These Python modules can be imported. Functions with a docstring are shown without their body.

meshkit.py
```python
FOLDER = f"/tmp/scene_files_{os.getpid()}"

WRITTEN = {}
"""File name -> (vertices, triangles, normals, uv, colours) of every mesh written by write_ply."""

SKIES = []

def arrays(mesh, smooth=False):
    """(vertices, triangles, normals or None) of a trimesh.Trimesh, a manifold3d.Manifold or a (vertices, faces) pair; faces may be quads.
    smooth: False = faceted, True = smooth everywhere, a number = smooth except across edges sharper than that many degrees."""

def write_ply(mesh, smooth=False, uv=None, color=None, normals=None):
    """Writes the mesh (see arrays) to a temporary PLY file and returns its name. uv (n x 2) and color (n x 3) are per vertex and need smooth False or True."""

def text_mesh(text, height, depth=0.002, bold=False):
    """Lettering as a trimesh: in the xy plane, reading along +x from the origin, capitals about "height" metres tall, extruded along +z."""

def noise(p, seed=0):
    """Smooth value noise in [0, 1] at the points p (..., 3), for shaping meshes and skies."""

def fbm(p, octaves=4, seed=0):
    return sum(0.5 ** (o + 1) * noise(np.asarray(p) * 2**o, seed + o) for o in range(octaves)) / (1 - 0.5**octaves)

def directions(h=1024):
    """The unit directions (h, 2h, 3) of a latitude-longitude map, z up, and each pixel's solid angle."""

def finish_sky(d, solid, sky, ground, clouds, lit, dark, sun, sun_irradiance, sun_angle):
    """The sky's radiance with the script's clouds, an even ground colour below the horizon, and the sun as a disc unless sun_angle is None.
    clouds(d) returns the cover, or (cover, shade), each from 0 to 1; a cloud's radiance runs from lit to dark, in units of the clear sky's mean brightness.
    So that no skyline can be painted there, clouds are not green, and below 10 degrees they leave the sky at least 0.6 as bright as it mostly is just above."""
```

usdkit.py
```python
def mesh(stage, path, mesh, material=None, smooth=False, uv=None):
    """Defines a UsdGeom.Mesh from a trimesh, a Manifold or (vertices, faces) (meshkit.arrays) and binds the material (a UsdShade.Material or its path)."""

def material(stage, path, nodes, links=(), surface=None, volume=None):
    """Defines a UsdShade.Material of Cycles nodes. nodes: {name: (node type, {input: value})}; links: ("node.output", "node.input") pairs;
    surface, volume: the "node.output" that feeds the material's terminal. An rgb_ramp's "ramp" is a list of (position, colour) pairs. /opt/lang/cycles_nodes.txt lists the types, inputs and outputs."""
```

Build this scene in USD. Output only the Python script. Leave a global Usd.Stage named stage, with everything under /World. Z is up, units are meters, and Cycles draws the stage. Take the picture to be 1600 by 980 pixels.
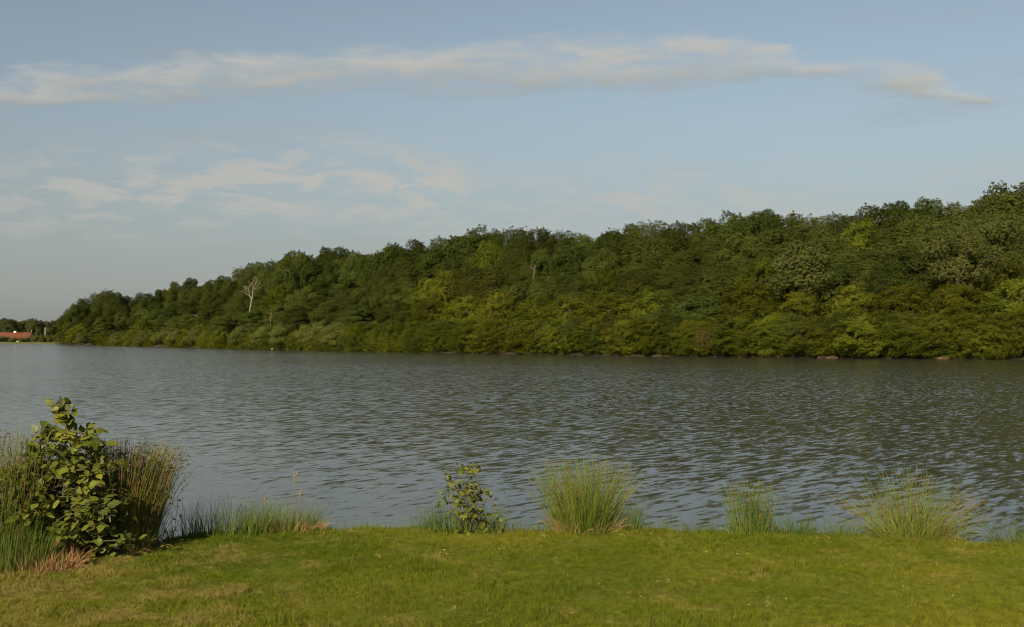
import math
import numpy as np
import trimesh
import usdkit
import meshkit
from pxr import Gf, Sdf, Usd, UsdGeom, UsdLux, UsdShade, Vt

stage = Usd.Stage.CreateInMemory()
UsdGeom.SetStageUpAxis(stage, UsdGeom.Tokens.z)
UsdGeom.SetStageMetersPerUnit(stage, 1.0)
UsdGeom.Xform.Define(stage, '/World')
UsdGeom.Scope.Define(stage, '/World/Looks')

# ------------------------------------------------------------------ camera
EYE = np.array([0.0, 0.0, 2.1])
FPX, CX, HORIZON = 1716.0, 800.0, 529.0          # the photograph's focal length and horizon, in its pixels
cam = UsdGeom.Camera.Define(stage, '/World/camera')
cam.CreateHorizontalApertureAttr(36.0)
cam.CreateFocalLengthAttr(36.0 * FPX / 1600.0)
cam.CreateClippingRangeAttr((0.1, 20000.0))
cam.AddTranslateOp().Set(Gf.Vec3d(*EYE))
cam.AddRotateXYZOp().Set(Gf.Vec3f(90.0 + math.degrees(math.atan((HORIZON - 490.0) / FPX)), 0, 0))
cam.CreateExposureAttr(0.82)

# ------------------------------------------------------------------ sun and sky
SUN_EL, SUN_ROT = math.radians(23.0), math.atan2(-0.42, -0.91)
sun_dir = np.array([math.cos(SUN_EL) * math.sin(SUN_ROT), math.cos(SUN_EL) * math.cos(SUN_ROT), math.sin(SUN_EL)])
sun = UsdLux.DistantLight.Define(stage, '/World/sun')
sun.CreateIntensityAttr(1.25)
sun.CreateAngleAttr(0.55)
sun.CreateNormalizeAttr(True)
sun.CreateColorAttr(Gf.Vec3f(1.0, 0.84, 0.57))
zx = sun_dir; xx = np.cross([0, 0, 1.0], zx); xx /= np.linalg.norm(xx); yx = np.cross(zx, xx)
sun.AddTransformOp().Set(Gf.Matrix4d(*xx, 0, *yx, 0, *zx, 0, 0, 0, 0, 1))
SKY_STRENGTH = 0.0535


def grey(stops):
    return [(p, (v, v, v)) for p, v in stops]


def az_of(px):
    return math.atan((px - CX) / FPX)


def el_of(px, py):
    return math.atan((HORIZON - py) / math.hypot(FPX, px - CX))


AZ0, AZ1 = -0.6, 0.6
def az_ramp(pts):
    return grey([((az_of(px) - AZ0) / (AZ1 - AZ0), v) for px, v in pts])


band = [(-120, 150, 14), (0, 140, 20), (200, 126, 24), (400, 114, 29), (600, 110, 30), (700, 106, 34), (900, 106, 34), (1100, 96, 30), (1200, 98, 18),
        (1250, 101, 10), (1350, 112, 20), (1450, 127, 20), (1530, 144, 8), (1560, 148, 0.5)]
low = [(-200, 0.35), (0, 0.5), (90, 0.75), (280, 0.85), (420, 0.9), (560, 1.0), (705, 1.0), (740, 0.45), (930, 0.5), (1000, 0.75), (1050, 0.4), (1120, 0.6), (1240, 0.5), (1330, 0.25), (1600, 0.4), (1700, 0.3)]
lowc = [(-200, 330), (100, 305), (280, 300), (420, 285), (600, 290), (700, 300), (800, 330), (1000, 318), (1200, 330), (1600, 315)]
N = {
    'tc': ('texture_coordinate', {}),
    'dir': ('vector_math', {'math_type': 'normalize'}),
    'sep': ('separate_xyz', {}),
    'az': ('math', {'math_type': 'arctan2'}),
    'el': ('math', {'math_type': 'arcsine'}),
    'sky': ('sky_texture', {'sky_type': 'single_scattering', 'sun_disc': False, 'sun_elevation': SUN_EL, 'sun_rotation': SUN_ROT, 'altitude': 100.0,
                            'air_density': 1.0, 'aerosol_density': 1.6, 'ozone_density': 1.3}),
    'azf': ('map_range', {'from_min': AZ0, 'from_max': AZ1, 'to_min': 0.0, 'to_max': 1.0, 'clamp': True}),
    # streaky noise in azimuth and elevation
    'ae': ('combine_xyz', {'z': 0.0}),
    'map1': ('mapping', {'scale': (9.0, 38.0, 1.0), 'location': (3.1, 1.7, 0.0), 'rotation': (0, 0, 0.012)}),
    'n1': ('noise_texture', {'scale': 1.0, 'detail': 7.0, 'roughness': 0.56, 'distortion': 0.25}),
    'map2': ('mapping', {'scale': (17.0, 58.0, 1.0), 'location': (7.3, 4.2, 0.0)}),
    'n2': ('noise_texture', {'scale': 1.0, 'detail': 6.0, 'roughness': 0.6, 'distortion': 0.4}),
    # the long bank of cloud
    'c1': ('rgb_ramp', {'ramp': az_ramp([(p, el_of(p, y) * 2) for p, y, h in band])}),
    'h1': ('rgb_ramp', {'ramp': az_ramp([(p, 1.45 * h / FPX * 10) for p, y, h in band])}),
    'c1b': ('math', {'math_type': 'multiply', 'value2': 0.5}),
    'h1b': ('math', {'math_type': 'multiply', 'value2': 0.1}),
    'w1': ('math', {'math_type': 'subtract', 'value2': 0.5}),
    'w1s': ('math', {'math_type': 'multiply', 'value2': 0.055}),
    'd1': ('math', {'math_type': 'subtract'}),
    'd1w': ('math', {'math_type': 'add'}),
    'r1': ('math', {'math_type': 'divide'}),
    'a1': ('math', {'math_type': 'absolute'}),
    'm1': ('map_range', {'range_type': 'smoothstep', 'from_min': 1.15, 'from_max': 0.2, 'to_min': 0.0, 'to_max': 1.0}),
    'v1': ('map_range', {'range_type': 'linear', 'from_min': 0.38, 'from_max': 0.60, 'to_min': 0.28, 'to_max': 1.0, 'clamp': True}),
    'cov1': ('math', {'math_type': 'multiply'}),
    # the low clouds
    'c2': ('rgb_ramp', {'ramp': az_ramp([(p, el_of(p, y) * 2) for p, y in lowc])}),
    'c2b': ('math', {'math_type': 'multiply', 'value2': 0.5}),
    'd2': ('math', {'math_type': 'subtract'}),
    'd2a': ('math', {'math_type': 'absolute'}),
    'm2': ('map_range', {'range_type': 'smoothstep', 'from_min': 0.058, 'from_max': 0.004, 'to_min': 0.0, 'to_max': 1.0}),
    's2': ('rgb_ramp', {'ramp': az_ramp(low)}),
    'n2t': ('map_range', {'range_type': 'smoothstep', 'from_min': 0.42, 'from_max': 0.60, 'to_min': 0.06, 'to_max': 1.0}),
    'p2': ('math', {'math_type': 'multiply'}),
    'cov2': ('math', {'math_type': 'multiply'}),
    'cov2s': ('math', {'math_type': 'multiply', 'value2': 0.85}),
    # thin streaks everywhere
    'map3': ('mapping', {'scale': (3.0, 26.0, 1.0), 'location': (1.3, 9.2, 0.0)}),
    'n3': ('noise_texture', {'scale': 1.0, 'detail': 6.0, 'roughness': 0.55}),
    'n3t': ('map_range', {'range_type': 'smoothstep', 'from_min': 0.52, 'from_max': 0.80, 'to_min': 0.0, 'to_max': 0.30}),
    # haze towards the horizon
    'hz': ('map_range', {'range_type': 'smootherstep', 'from_min': 0.30, 'from_max': -0.02, 'to_min': 0.0, 'to_max': 0.62}),
    'tint': ('hsv', {'hue': 0.487, 'saturation': 0.70, 'value': 1.0, 'fac': 1.0}),
    'mixh': ('mix_color', {'b': (2.92, 3.22, 3.18), 'use_clamp': False}),
    'mix3': ('mix_color', {'b': (3.4, 3.65, 3.6), 'use_clamp': False}),
    'mix2': ('mix_color', {'b': (5.4, 5.25, 4.75), 'use_clamp': False}),
    'lit': ('map_range', {'range_type': 'linear', 'from_min': -0.75, 'from_max': 0.55, 'to_min': 0.0, 'to_max': 1.0, 'clamp': True}),
    'ccol': ('mix_color', {'a': (3.75, 4.0, 3.95), 'b': (5.7, 5.6, 5.15), 'use_clamp': False}),
    'cov1s': ('math', {'math_type': 'multiply', 'value2': 0.95}),
    'mix1': ('mix_color', {'use_clamp': False}),
    'bg': ('background_shader', {'strength': SKY_STRENGTH}),
}
L = [('tc.generated', 'dir.vector1'), ('dir.vector', 'sep.vector'), ('sep.x', 'az.value1'), ('sep.y', 'az.value2'), ('sep.z', 'el.value1'),
     ('az.value', 'azf.value'), ('az.value', 'ae.x'), ('el.value', 'ae.y'), ('ae.vector', 'map1.vector'), ('map1.vector', 'n1.vector'),
     ('ae.vector', 'map2.vector'), ('map2.vector', 'n2.vector'), ('ae.vector', 'map3.vector'), ('map3.vector', 'n3.vector'),
     ('azf.result', 'c1.fac'), ('azf.result', 'h1.fac'), ('azf.result', 'c2.fac'), ('azf.result', 's2.fac'),
     ('c1.color', 'c1b.value1'), ('h1.color', 'h1b.value1'), ('c2.color', 'c2b.value1'),
     ('n1.fac', 'w1.value1'), ('w1.value', 'w1s.value1'), ('el.value', 'd1.value1'), ('c1b.value', 'd1.value2'), ('d1.value', 'd1w.value1'), ('w1s.value', 'd1w.value2'),
     ('d1w.value', 'r1.value1'), ('h1b.value', 'r1.value2'), ('r1.value', 'a1.value1'), ('a1.value', 'm1.value'), ('n2.fac', 'v1.value'),
     ('m1.result', 'cov1.value1'), ('v1.result', 'cov1.value2'), ('cov1.value', 'cov1s.value1'),
     ('el.value', 'd2.value1'), ('c2b.value', 'd2.value2'), ('d2.value', 'd2a.value1'), ('d2a.value', 'm2.value'),
     ('n2.fac', 'n2t.value'), ('m2.result', 'p2.value1'), ('s2.color', 'p2.value2'), ('p2.value', 'cov2.value1'), ('n2t.result', 'cov2.value2'), ('cov2.value', 'cov2s.value1'),
     ('n3.fac', 'n3t.value'), ('el.value', 'hz.value'),
     ('sky.color', 'tint.color'), ('tint.color', 'mixh.a'), ('hz.result', 'mixh.fac'), ('mixh.result', 'mix3.a'), ('n3t.result', 'mix3.fac'),
     ('mix3.result', 'mix2.a'), ('cov2s.value', 'mix2.fac'), ('r1.value', 'lit.value'), ('lit.result', 'ccol.fac'),
     ('mix2.result', 'mix1.a'), ('ccol.result', 'mix1.b'), ('cov1s.value', 'mix1.fac'), ('mix1.result', 'bg.color')]
sky_mat = usdkit.material(stage, '/World/Looks/sky', N, L, surface='bg.background')
dome = UsdLux.DomeLight.Define(stage, '/World/sky')
UsdShade.MaterialBindingAPI.Apply(dome.GetPrim()).Bind(sky_mat)
dome.GetPrim().SetCustomDataByKey('kind', 'structure')

# ------------------------------------------------------------------ helpers
used_names = set()


def numbered(base):
    name, k = base, 0
    while name in used_names:
        k += 1
        name = f'{base}_{k:03d}'
    used_names.add(name)
    return name


def tag(prim, label=None, category=None, group=None, kind=None):
    for k, v in (('label', label), ('category', category), ('group', group), ('kind', kind)):
        if v:
            prim.SetCustomDataByKey(k, v)
    return prim


def mk(path, V, F, mat, normals=None, smooth=False):
    if normals is None and smooth:
        _, _, normals = meshkit.arrays((V, F), True)
    m = UsdGeom.Mesh.Define(stage, path)
    F = np.asarray(F, np.int32)
    m.CreatePointsAttr(Vt.Vec3fArray.FromNumpy(np.ascontiguousarray(V, np.float32)))
    m.CreateFaceVertexCountsAttr(Vt.IntArray.FromNumpy(np.full(len(F), F.shape[1], np.int32)))
    m.CreateFaceVertexIndicesAttr(Vt.IntArray.FromNumpy(np.ascontiguousarray(F.ravel())))
    m.CreateSubdivisionSchemeAttr('none')
    if normals is not None:
        m.CreateNormalsAttr(Vt.Vec3fArray.FromNumpy(np.ascontiguousarray(normals, np.float32)))
        m.SetNormalsInterpolation('vertex')
    UsdShade.MaterialBindingAPI.Apply(m.GetPrim()).Bind(mat)
    return m.GetPrim()


part_count = {}


def part(parent, name, geo, mat, smooth=False, kind=None, label=None):
    """One mesh under a thing (or under a part); geo is (V, F) or (V, F, normals)."""
    key = (str(parent.GetPath()), name)
    k = part_count.get(key, 0)
    part_count[key] = k + 1
    path = f'{parent.GetPath()}/{name}' + (f'_{k:03d}' if k else '')
    return tag(mk(path, geo[0], geo[1], mat, geo[2] if len(geo) > 2 else None, smooth), label, None, None, kind)


def thing(name, loc, label, category, group=None, rz=0.0, scale=None, kind=None):
    x = UsdGeom.Xform.Define(stage, '/World/' + numbered(name))
    x.AddTranslateOp().Set(Gf.Vec3d(*map(float, loc)))
    x.AddRotateZOp().Set(float(rz))
    if scale is not None:
        x.AddScaleOp().Set(Gf.Vec3f(*map(float, np.broadcast_to(scale, 3))))
    return tag(x.GetPrim(), label, category, group, kind)


def join(*geos):
    n, Vs, Fs, Ns = 0, [], [], []
    for g in geos:
        Vs.append(np.asarray(g[0])); Fs.append(np.asarray(g[1]) + n); n += len(g[0])
        if len(g) > 2:
            Ns.append(g[2])
    return (np.vstack(Vs), np.vstack(Fs), np.vstack(Ns)) if len(Ns) == len(Vs) else (np.vstack(Vs), np.vstack(Fs))


def unit(a):
    return a / np.maximum(np.linalg.norm(a, axis=-1, keepdims=True), 1e-9)


def tube(points, radii, sides=5):
    p = np.asarray(points, float)
    t = unit(np.gradient(p, axis=0))
    ref = np.where(np.abs(t[:, 2:]) < 0.9, [0, 0, 1.0], [1.0, 0, 0])
    a = unit(np.cross(t, ref)); b = np.cross(t, a)
    ang = np.arange(sides) * 2 * np.pi / sides
    r = np.broadcast_to(radii, (len(p),))[:, None, None]
    V = (p[:, None] + r * (np.cos(ang)[None, :, None] * a[:, None] + np.sin(ang)[None, :, None] * b[:, None])).reshape(-1, 3)
    i, j = np.meshgrid(np.arange(len(p) - 1), np.arange(sides), indexing='ij')
    q = np.stack([i * sides + j, i * sides + (j + 1) % sides, (i + 1) * sides + (j + 1) % sides, (i + 1) * sides + j], -1).reshape(-1, 4)
    F = np.vstack([q[:, [0, 1, 2]], q[:, [0, 2, 3]]])
    top = len(V)
    V = np.vstack([V, p[-1:] + t[-1:] * r[-1, 0] * 0.5])
    k = (len(p) - 1) * sides
    F = np.vstack([F, [[k + s, k + (s + 1) % sides, top] for s in range(sides)]])
    return V, F


def strands(base, mid, tip, width, segs=4, flat=False, rng=None, taper=0.25):
    """Many curved stems or blades at once (quadratic curves): three-sided tubes, or flat ribbons."""
    n = len(base)
    t = np.linspace(0, 1, segs + 1)[None, :, None]
    P = (1 - t) ** 2 * base[:, None] + 2 * t * (1 - t) * mid[:, None] + t ** 2 * tip[:, None]
    T = unit(np.gradient(P, axis=1))
    ref = unit(rng.normal(size=(n, 1, 3)) * [1, 1, 0.15])
    A = unit(np.cross(T, ref)); B = np.cross(T, A)
    w = np.broadcast_to(np.asarray(width, float).reshape(-1, 1, 1), (n, 1, 1)) * (1 - (1 - taper) * t)
    if flat:
        V = np.stack([P - A * w / 2, P + A * w / 2], 2)
        k = 2
    else:
        V = np.stack([P + w / 2 * (math.cos(a) * A + math.sin(a) * B) for a in (0, 2.0944, 4.18879)], 2)
        k = 3
    S = (segs + 1) * k
    V = V.reshape(-1, 3)
    faces = []
    for i in range(segs):
        for j in range(1 if flat else 3):
            a, b = i * k + j, i * k + (j + 1) % k
            faces += [[a, b, b + k], [a, b + k, a + k]]
    F = (np.arange(n)[:, None, None] * S + np.array(faces)[None]).reshape(-1, 3)
    return V, F


def cards(P, Nrm, size, rng, aspect=0.6, soft=None, tangent=None, fold=0.12):
    """Leaf-sized kites at points P facing Nrm; soft: directions the shading normals lean to."""
    n = len(P)
    Nrm = unit(Nrm)
    T = unit(np.cross(Nrm, rng.normal(size=(n, 3)))) if tangent is None else unit(tangent - Nrm * np.sum(tangent * Nrm, 1, keepdims=True))
    B = np.cross(Nrm, T)
    s = np.broadcast_to(np.asarray(size, float).reshape(-1, 1), (n, 1))
    V = np.stack([P - T * s * 0.5, P + B * s * aspect * 0.5 - T * s * 0.05 + Nrm * s * fold, P + T * s * 0.5, P - B * s * aspect * 0.5 - T * s * 0.05 + Nrm * s * fold], 1).reshape(-1, 3)
    F = (np.arange(n)[:, None, None] * 4 + np.array([[0, 2, 1], [0, 3, 2]])[None]).reshape(-1, 3)
    nn = Nrm if soft is None else unit(Nrm * 0.36 + soft * 0.75)
    return V, F, np.repeat(nn, 4, 0)


# ------------------------------------------------------------------ materials
def leaf_mat(name, c1, c2, trans=0.30, vary=0.35, noise_scale=0.35, gloss=0.0, hue=0.010):
    n = {'g': ('geometry', {}), 'oi': ('object_info', {}),
         'mixl': ('mix_color', {'a': c1, 'b': c2}),
         'nz': ('noise_texture', {'scale': noise_scale, 'detail': 2.0}),
         'add': ('math', {'math_type': 'multiply_add', 'value2': 0.55}),
         'ramp': ('map_range', {'from_min': 0.25, 'from_max': 0.95, 'to_min': 0.0, 'to_max': 1.0, 'clamp': True}),
         'val': ('map_range', {'from_min': 0.0, 'from_max': 1.0, 'to_min': 1.0 - vary, 'to_max': 1.0 + vary}),
         'hue': ('map_range', {'from_min': 0.0, 'from_max': 1.0, 'to_min': 0.5 - hue, 'to_max': 0.5 + hue}),
         'w': ('math', {'math_type': 'multiply', 'value2': 7.31}), 'wf': ('math', {'math_type': 'fraction'}),
         'hs': ('hsv', {'saturation': 1.0, 'fac': 1.0}),
         'tr': ('hsv', {'saturation': 1.1, 'value': 1.25, 'hue': 0.49, 'fac': 1.0}),
         'd': ('diffuse_bsdf', {'roughness': 0.4}), 't': ('translucent_bsdf', {}), 'm': ('mix_closure', {'fac': trans})}
    l = [('g.position', 'nz.vector'), ('g.random_per_island', 'add.value1'), ('nz.fac', 'add.value3'), ('add.value', 'ramp.value'), ('ramp.result', 'mixl.fac'),
         ('oi.random', 'val.value'), ('oi.random', 'w.value1'), ('w.value', 'wf.value1'), ('wf.value', 'hue.value'), ('hue.result', 'hs.hue'), ('val.result', 'hs.value'),
         ('mixl.result', 'hs.color'), ('hs.color', 'd.color'), ('hs.color', 'tr.color'), ('tr.color', 't.color'), ('d.BSDF', 'm.closure1'), ('t.BSDF', 'm.closure2')]
    out = 'm.closure'
    if gloss:
        n['gl'] = ('glossy_bsdf', {'color': (0.8, 0.8, 0.8), 'roughness': 0.45}); n['fr'] = ('fresnel', {'IOR': 1.4})
        n['frs'] = ('math', {'math_type': 'multiply', 'value2': gloss}); n['m2'] = ('mix_closure', {})
        l += [('fr.fac', 'frs.value1'), ('frs.value', 'm2.fac'), ('m.closure', 'm2.closure1'), ('gl.BSDF', 'm2.closure2')]
        out = 'm2.closure'
    return usdkit.material(stage, f'/World/Looks/{name}', n, l, surface=out)


def plain_mat(name, c1, c2, scale=4.0, rough=0.8, bump=0.0, detail=5.0, spec=0.3, stretch=(1, 1, 1)):
    n = {'g': ('geometry', {}), 'mp': ('mapping', {'scale': stretch}), 'nz': ('noise_texture', {'scale': scale, 'detail': detail, 'roughness': 0.6}),
         'r': ('map_range', {'from_min': 0.3, 'from_max': 0.7, 'to_min': 0.0, 'to_max': 1.0, 'clamp': True}),
         'mx': ('mix_color', {'a': c1, 'b': c2}), 'p': ('principled_bsdf', {'roughness': rough, 'specular_ior_level': spec})}
    l = [('g.position', 'mp.vector'), ('mp.vector', 'nz.vector'), ('nz.fac', 'r.value'), ('r.result', 'mx.fac'), ('mx.result', 'p.base_color')]
    if bump:
        n['b'] = ('bump', {'strength': 1.0, 'distance': bump}); l += [('nz.fac', 'b.height'), ('b.normal', 'p.normal')]
    return usdkit.material(stage, f'/World/Looks/{name}', n, l, surface='p.BSDF')


M = {
    'far': leaf_mat('distant_leaves', (0.050, 0.060, 0.022), (0.095, 0.102, 0.036), vary=0.15),
    'oak': leaf_mat('oak_leaves', (0.035, 0.046, 0.01), (0.076, 0.086, 0.019), hue=0.012),
    'dark': leaf_mat('dark_leaves', (0.032, 0.046, 0.01), (0.07, 0.086, 0.019)),
    'yellow': leaf_mat('yellow_green_leaves', (0.05, 0.064, 0.008), (0.118, 0.13, 0.015), trans=0.36, vary=0.36, hue=0.014),
    'pale': leaf_mat('pale_olive_leaves', (0.068, 0.084, 0.022), (0.13, 0.142, 0.04), vary=0.2),
    'brown': leaf_mat('brownish_leaves', (0.075, 0.062, 0.02), (0.11, 0.09, 0.03), vary=0.2),
    'cream': leaf_mat('cream_blossom', (0.115, 0.125, 0.052), (0.175, 0.18, 0.085), trans=0.2, vary=0.1),
    'greygreen': leaf_mat('grey_green_leaves', (0.048, 0.06, 0.016), (0.098, 0.108, 0.03), vary=0.1),
    'bark': plain_mat('bark', (0.045, 0.037, 0.028), (0.10, 0.085, 0.062), 1.5, 0.9),
    'deadwood': plain_mat('bleached_wood', (0.13, 0.112, 0.085), (0.22, 0.19, 0.15), 1.0, 0.8),
    'twig': plain_mat('twig', (0.055, 0.045, 0.026), (0.095, 0.075, 0.042), 30, 0.8),
    'alder': leaf_mat('alder_leaves', (0.052, 0.074, 0.01), (0.135, 0.152, 0.02), trans=0.30, vary=0.25, noise_scale=3.0, gloss=0.5),
    'alder_young': leaf_mat('young_alder_leaves', (0.125, 0.14, 0.016), (0.2, 0.2, 0.026), trans=0.35, vary=0.2, noise_scale=3.0, gloss=0.4),
    'alder_red': leaf_mat('reddened_alder_leaves', (0.15, 0.07, 0.03), (0.20, 0.13, 0.04), trans=0.3, vary=0.2, noise_scale=3.0, gloss=0.4),
    'rush': leaf_mat('rush_stems', (0.058, 0.1, 0.014), (0.14, 0.178, 0.03), trans=0.1, vary=0.15, noise_scale=2.5, gloss=0.12),
    'rush_gold': leaf_mat('golden_rush_stems', (0.13, 0.095, 0.024), (0.25, 0.17, 0.05), trans=0.1, vary=0.1, noise_scale=2.5, gloss=0.12),
    'seed': leaf_mat('rush_flower_heads', (0.075, 0.04, 0.02), (0.17, 0.09, 0.04), trans=0.1, vary=0.1, noise_scale=6.0),
    'straw': leaf_mat('dry_straw', (0.24, 0.15, 0.06), (0.42, 0.29, 0.13), trans=0.15, vary=0.1, noise_scale=4.0),
    'bankgrass': leaf_mat('bank_grass', (0.055, 0.095, 0.018), (0.14, 0.18, 0.034), trans=0.25, vary=0.15, noise_scale=2.0),
    'yellowflower': plain_mat('yellow_petals', (0.75, 0.50, 0.02), (0.85, 0.62, 0.05), 40, 0.6),
    'whiteflower': plain_mat('white_petals', (0.55, 0.53, 0.48), (0.66, 0.64, 0.58), 40, 0.6),
    'rooftile': plain_mat('roof_tile', (0.088, 0.028, 0.017), (0.13, 0.045, 0.026), 0.6, 0.85),
    'render': plain_mat('wall_render', (0.22, 0.19, 0.15), (0.28, 0.25, 0.20), 1.0, 0.9),
    'whitewash': plain_mat('whitewash', (0.72, 0.71, 0.68), (0.8, 0.79, 0.76), 2.0, 0.8),
    'darkglass': plain_mat('window_pane', (0.03, 0.035, 0.04), (0.05, 0.055, 0.06), 2.0, 0.1, spec=0.5),
    'paint': plain_mat('shutter_paint', (0.20, 0.12, 0.07), (0.26, 0.16, 0.09), 3.0, 0.6),
    'concrete': plain_mat('pole_wood', (0.40, 0.37, 0.32), (0.50, 0.47, 0.41), 2.0, 0.9),
    'stone': plain_mat('pale_stone', (0.34, 0.32, 0.25), (0.44, 0.41, 0.33), 2.0, 0.9),
}


def lawn_colour_nodes(fresh1, fresh2, dry):
    """Shared by the lawn's soil and its blades: where the turf is greener or drier, from the position in the world."""
    n = {'g': ('geometry', {}),
         'big': ('noise_texture', {'scale': 0.55, 'detail': 3.0, 'roughness': 0.55}),
         'med': ('noise_texture', {'scale': 2.6, 'detail': 4.0, 'roughness': 0.6}),
         'fin': ('noise_texture', {'scale': 22.0, 'detail': 3.0, 'roughness': 0.6}),
         'bm': ('map_range', {'from_min': 0.35, 'from_max': 0.65, 'to_min': 0.0, 'to_max': 1.0, 'clamp': True}),
         'mx': ('mix_color', {'a': fresh1, 'b': fresh2}),
         'sx': ('separate_xyz', {}),
         'left': ('map_range', {'range_type': 'smoothstep', 'from_min': -0.6, 'from_max': -3.4, 'to_min': 0.0, 'to_max': 0.16}),
         'sum': ('math', {'math_type': 'multiply_add', 'value2': 0.6}),
         'sum2': ('math', {'math_type': 'add'}),
         'dm': ('map_range', {'range_type': 'smoothstep', 'from_min': 0.83, 'from_max': 1.12, 'to_min': 0.0, 'to_max': 0.75}),
         'mxd': ('mix_color', {'b': dry})}
    l = [('g.position', 'big.vector'), ('g.position', 'med.vector'), ('g.position', 'fin.vector'), ('big.fac', 'bm.value'), ('bm.result', 'mx.fac'),
         ('g.position', 'sx.vector'), ('sx.x', 'left.value'), ('fin.fac', 'sum.value1'), ('med.fac', 'sum.value3'), ('sum.value', 'sum2.value1'), ('left.result', 'sum2.value2'),
         ('sum2.value', 'dm.value'), ('dm.result', 'mxd.fac'), ('mx.result', 'mxd.a')]
    return n, l


n, l = lawn_colour_nodes((0.085, 0.105, 0.014), (0.115, 0.125, 0.018), (0.20, 0.15, 0.05))
n['p'] = ('principled_bsdf', {'roughness': 0.9, 'specular_ior_level': 0.1})
M['lawn'] = usdkit.material(stage, '/World/Looks/lawn', n, l + [('mxd.result', 'p.base_color')], surface='p.BSDF')
n, l = lawn_colour_nodes((0.16, 0.22, 0.020), (0.28, 0.30, 0.034), (0.48, 0.38, 0.13))
n.update({'isl': ('map_range', {'from_min': 0.0, 'from_max': 1.0, 'to_min': 0.45, 'to_max': 1.55}), 'tuft': ('noise_texture', {'scale': 17.0, 'detail': 3.0, 'roughness': 0.65}), 'tv': ('map_range', {'from_min': 0.35, 'from_max': 0.65, 'to_min': 0.78, 'to_max': 1.42}), 'vv': ('math', {'math_type': 'multiply'}), 'hs': ('hsv', {'hue': 0.5, 'saturation': 1.0, 'fac': 1.0}),
          'd': ('diffuse_bsdf', {}), 't': ('translucent_bsdf', {}), 'm': ('mix_closure', {'fac': 0.3})})
M['blade'] = usdkit.material(stage, '/World/Looks/grass_blades', n, l + [('g.random_per_island', 'isl.value'), ('g.position', 'tuft.vector'), ('tuft.fac', 'tv.value'), ('tv.result', 'vv.value1'), ('isl.result', 'vv.value2'), ('vv.value', 'hs.value'), ('mxd.result', 'hs.color'),
                             ('hs.color', 'd.color'), ('hs.color', 't.color'), ('d.BSDF', 'm.closure1'), ('t.BSDF', 'm.closure2')], surface='m.closure')

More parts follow.
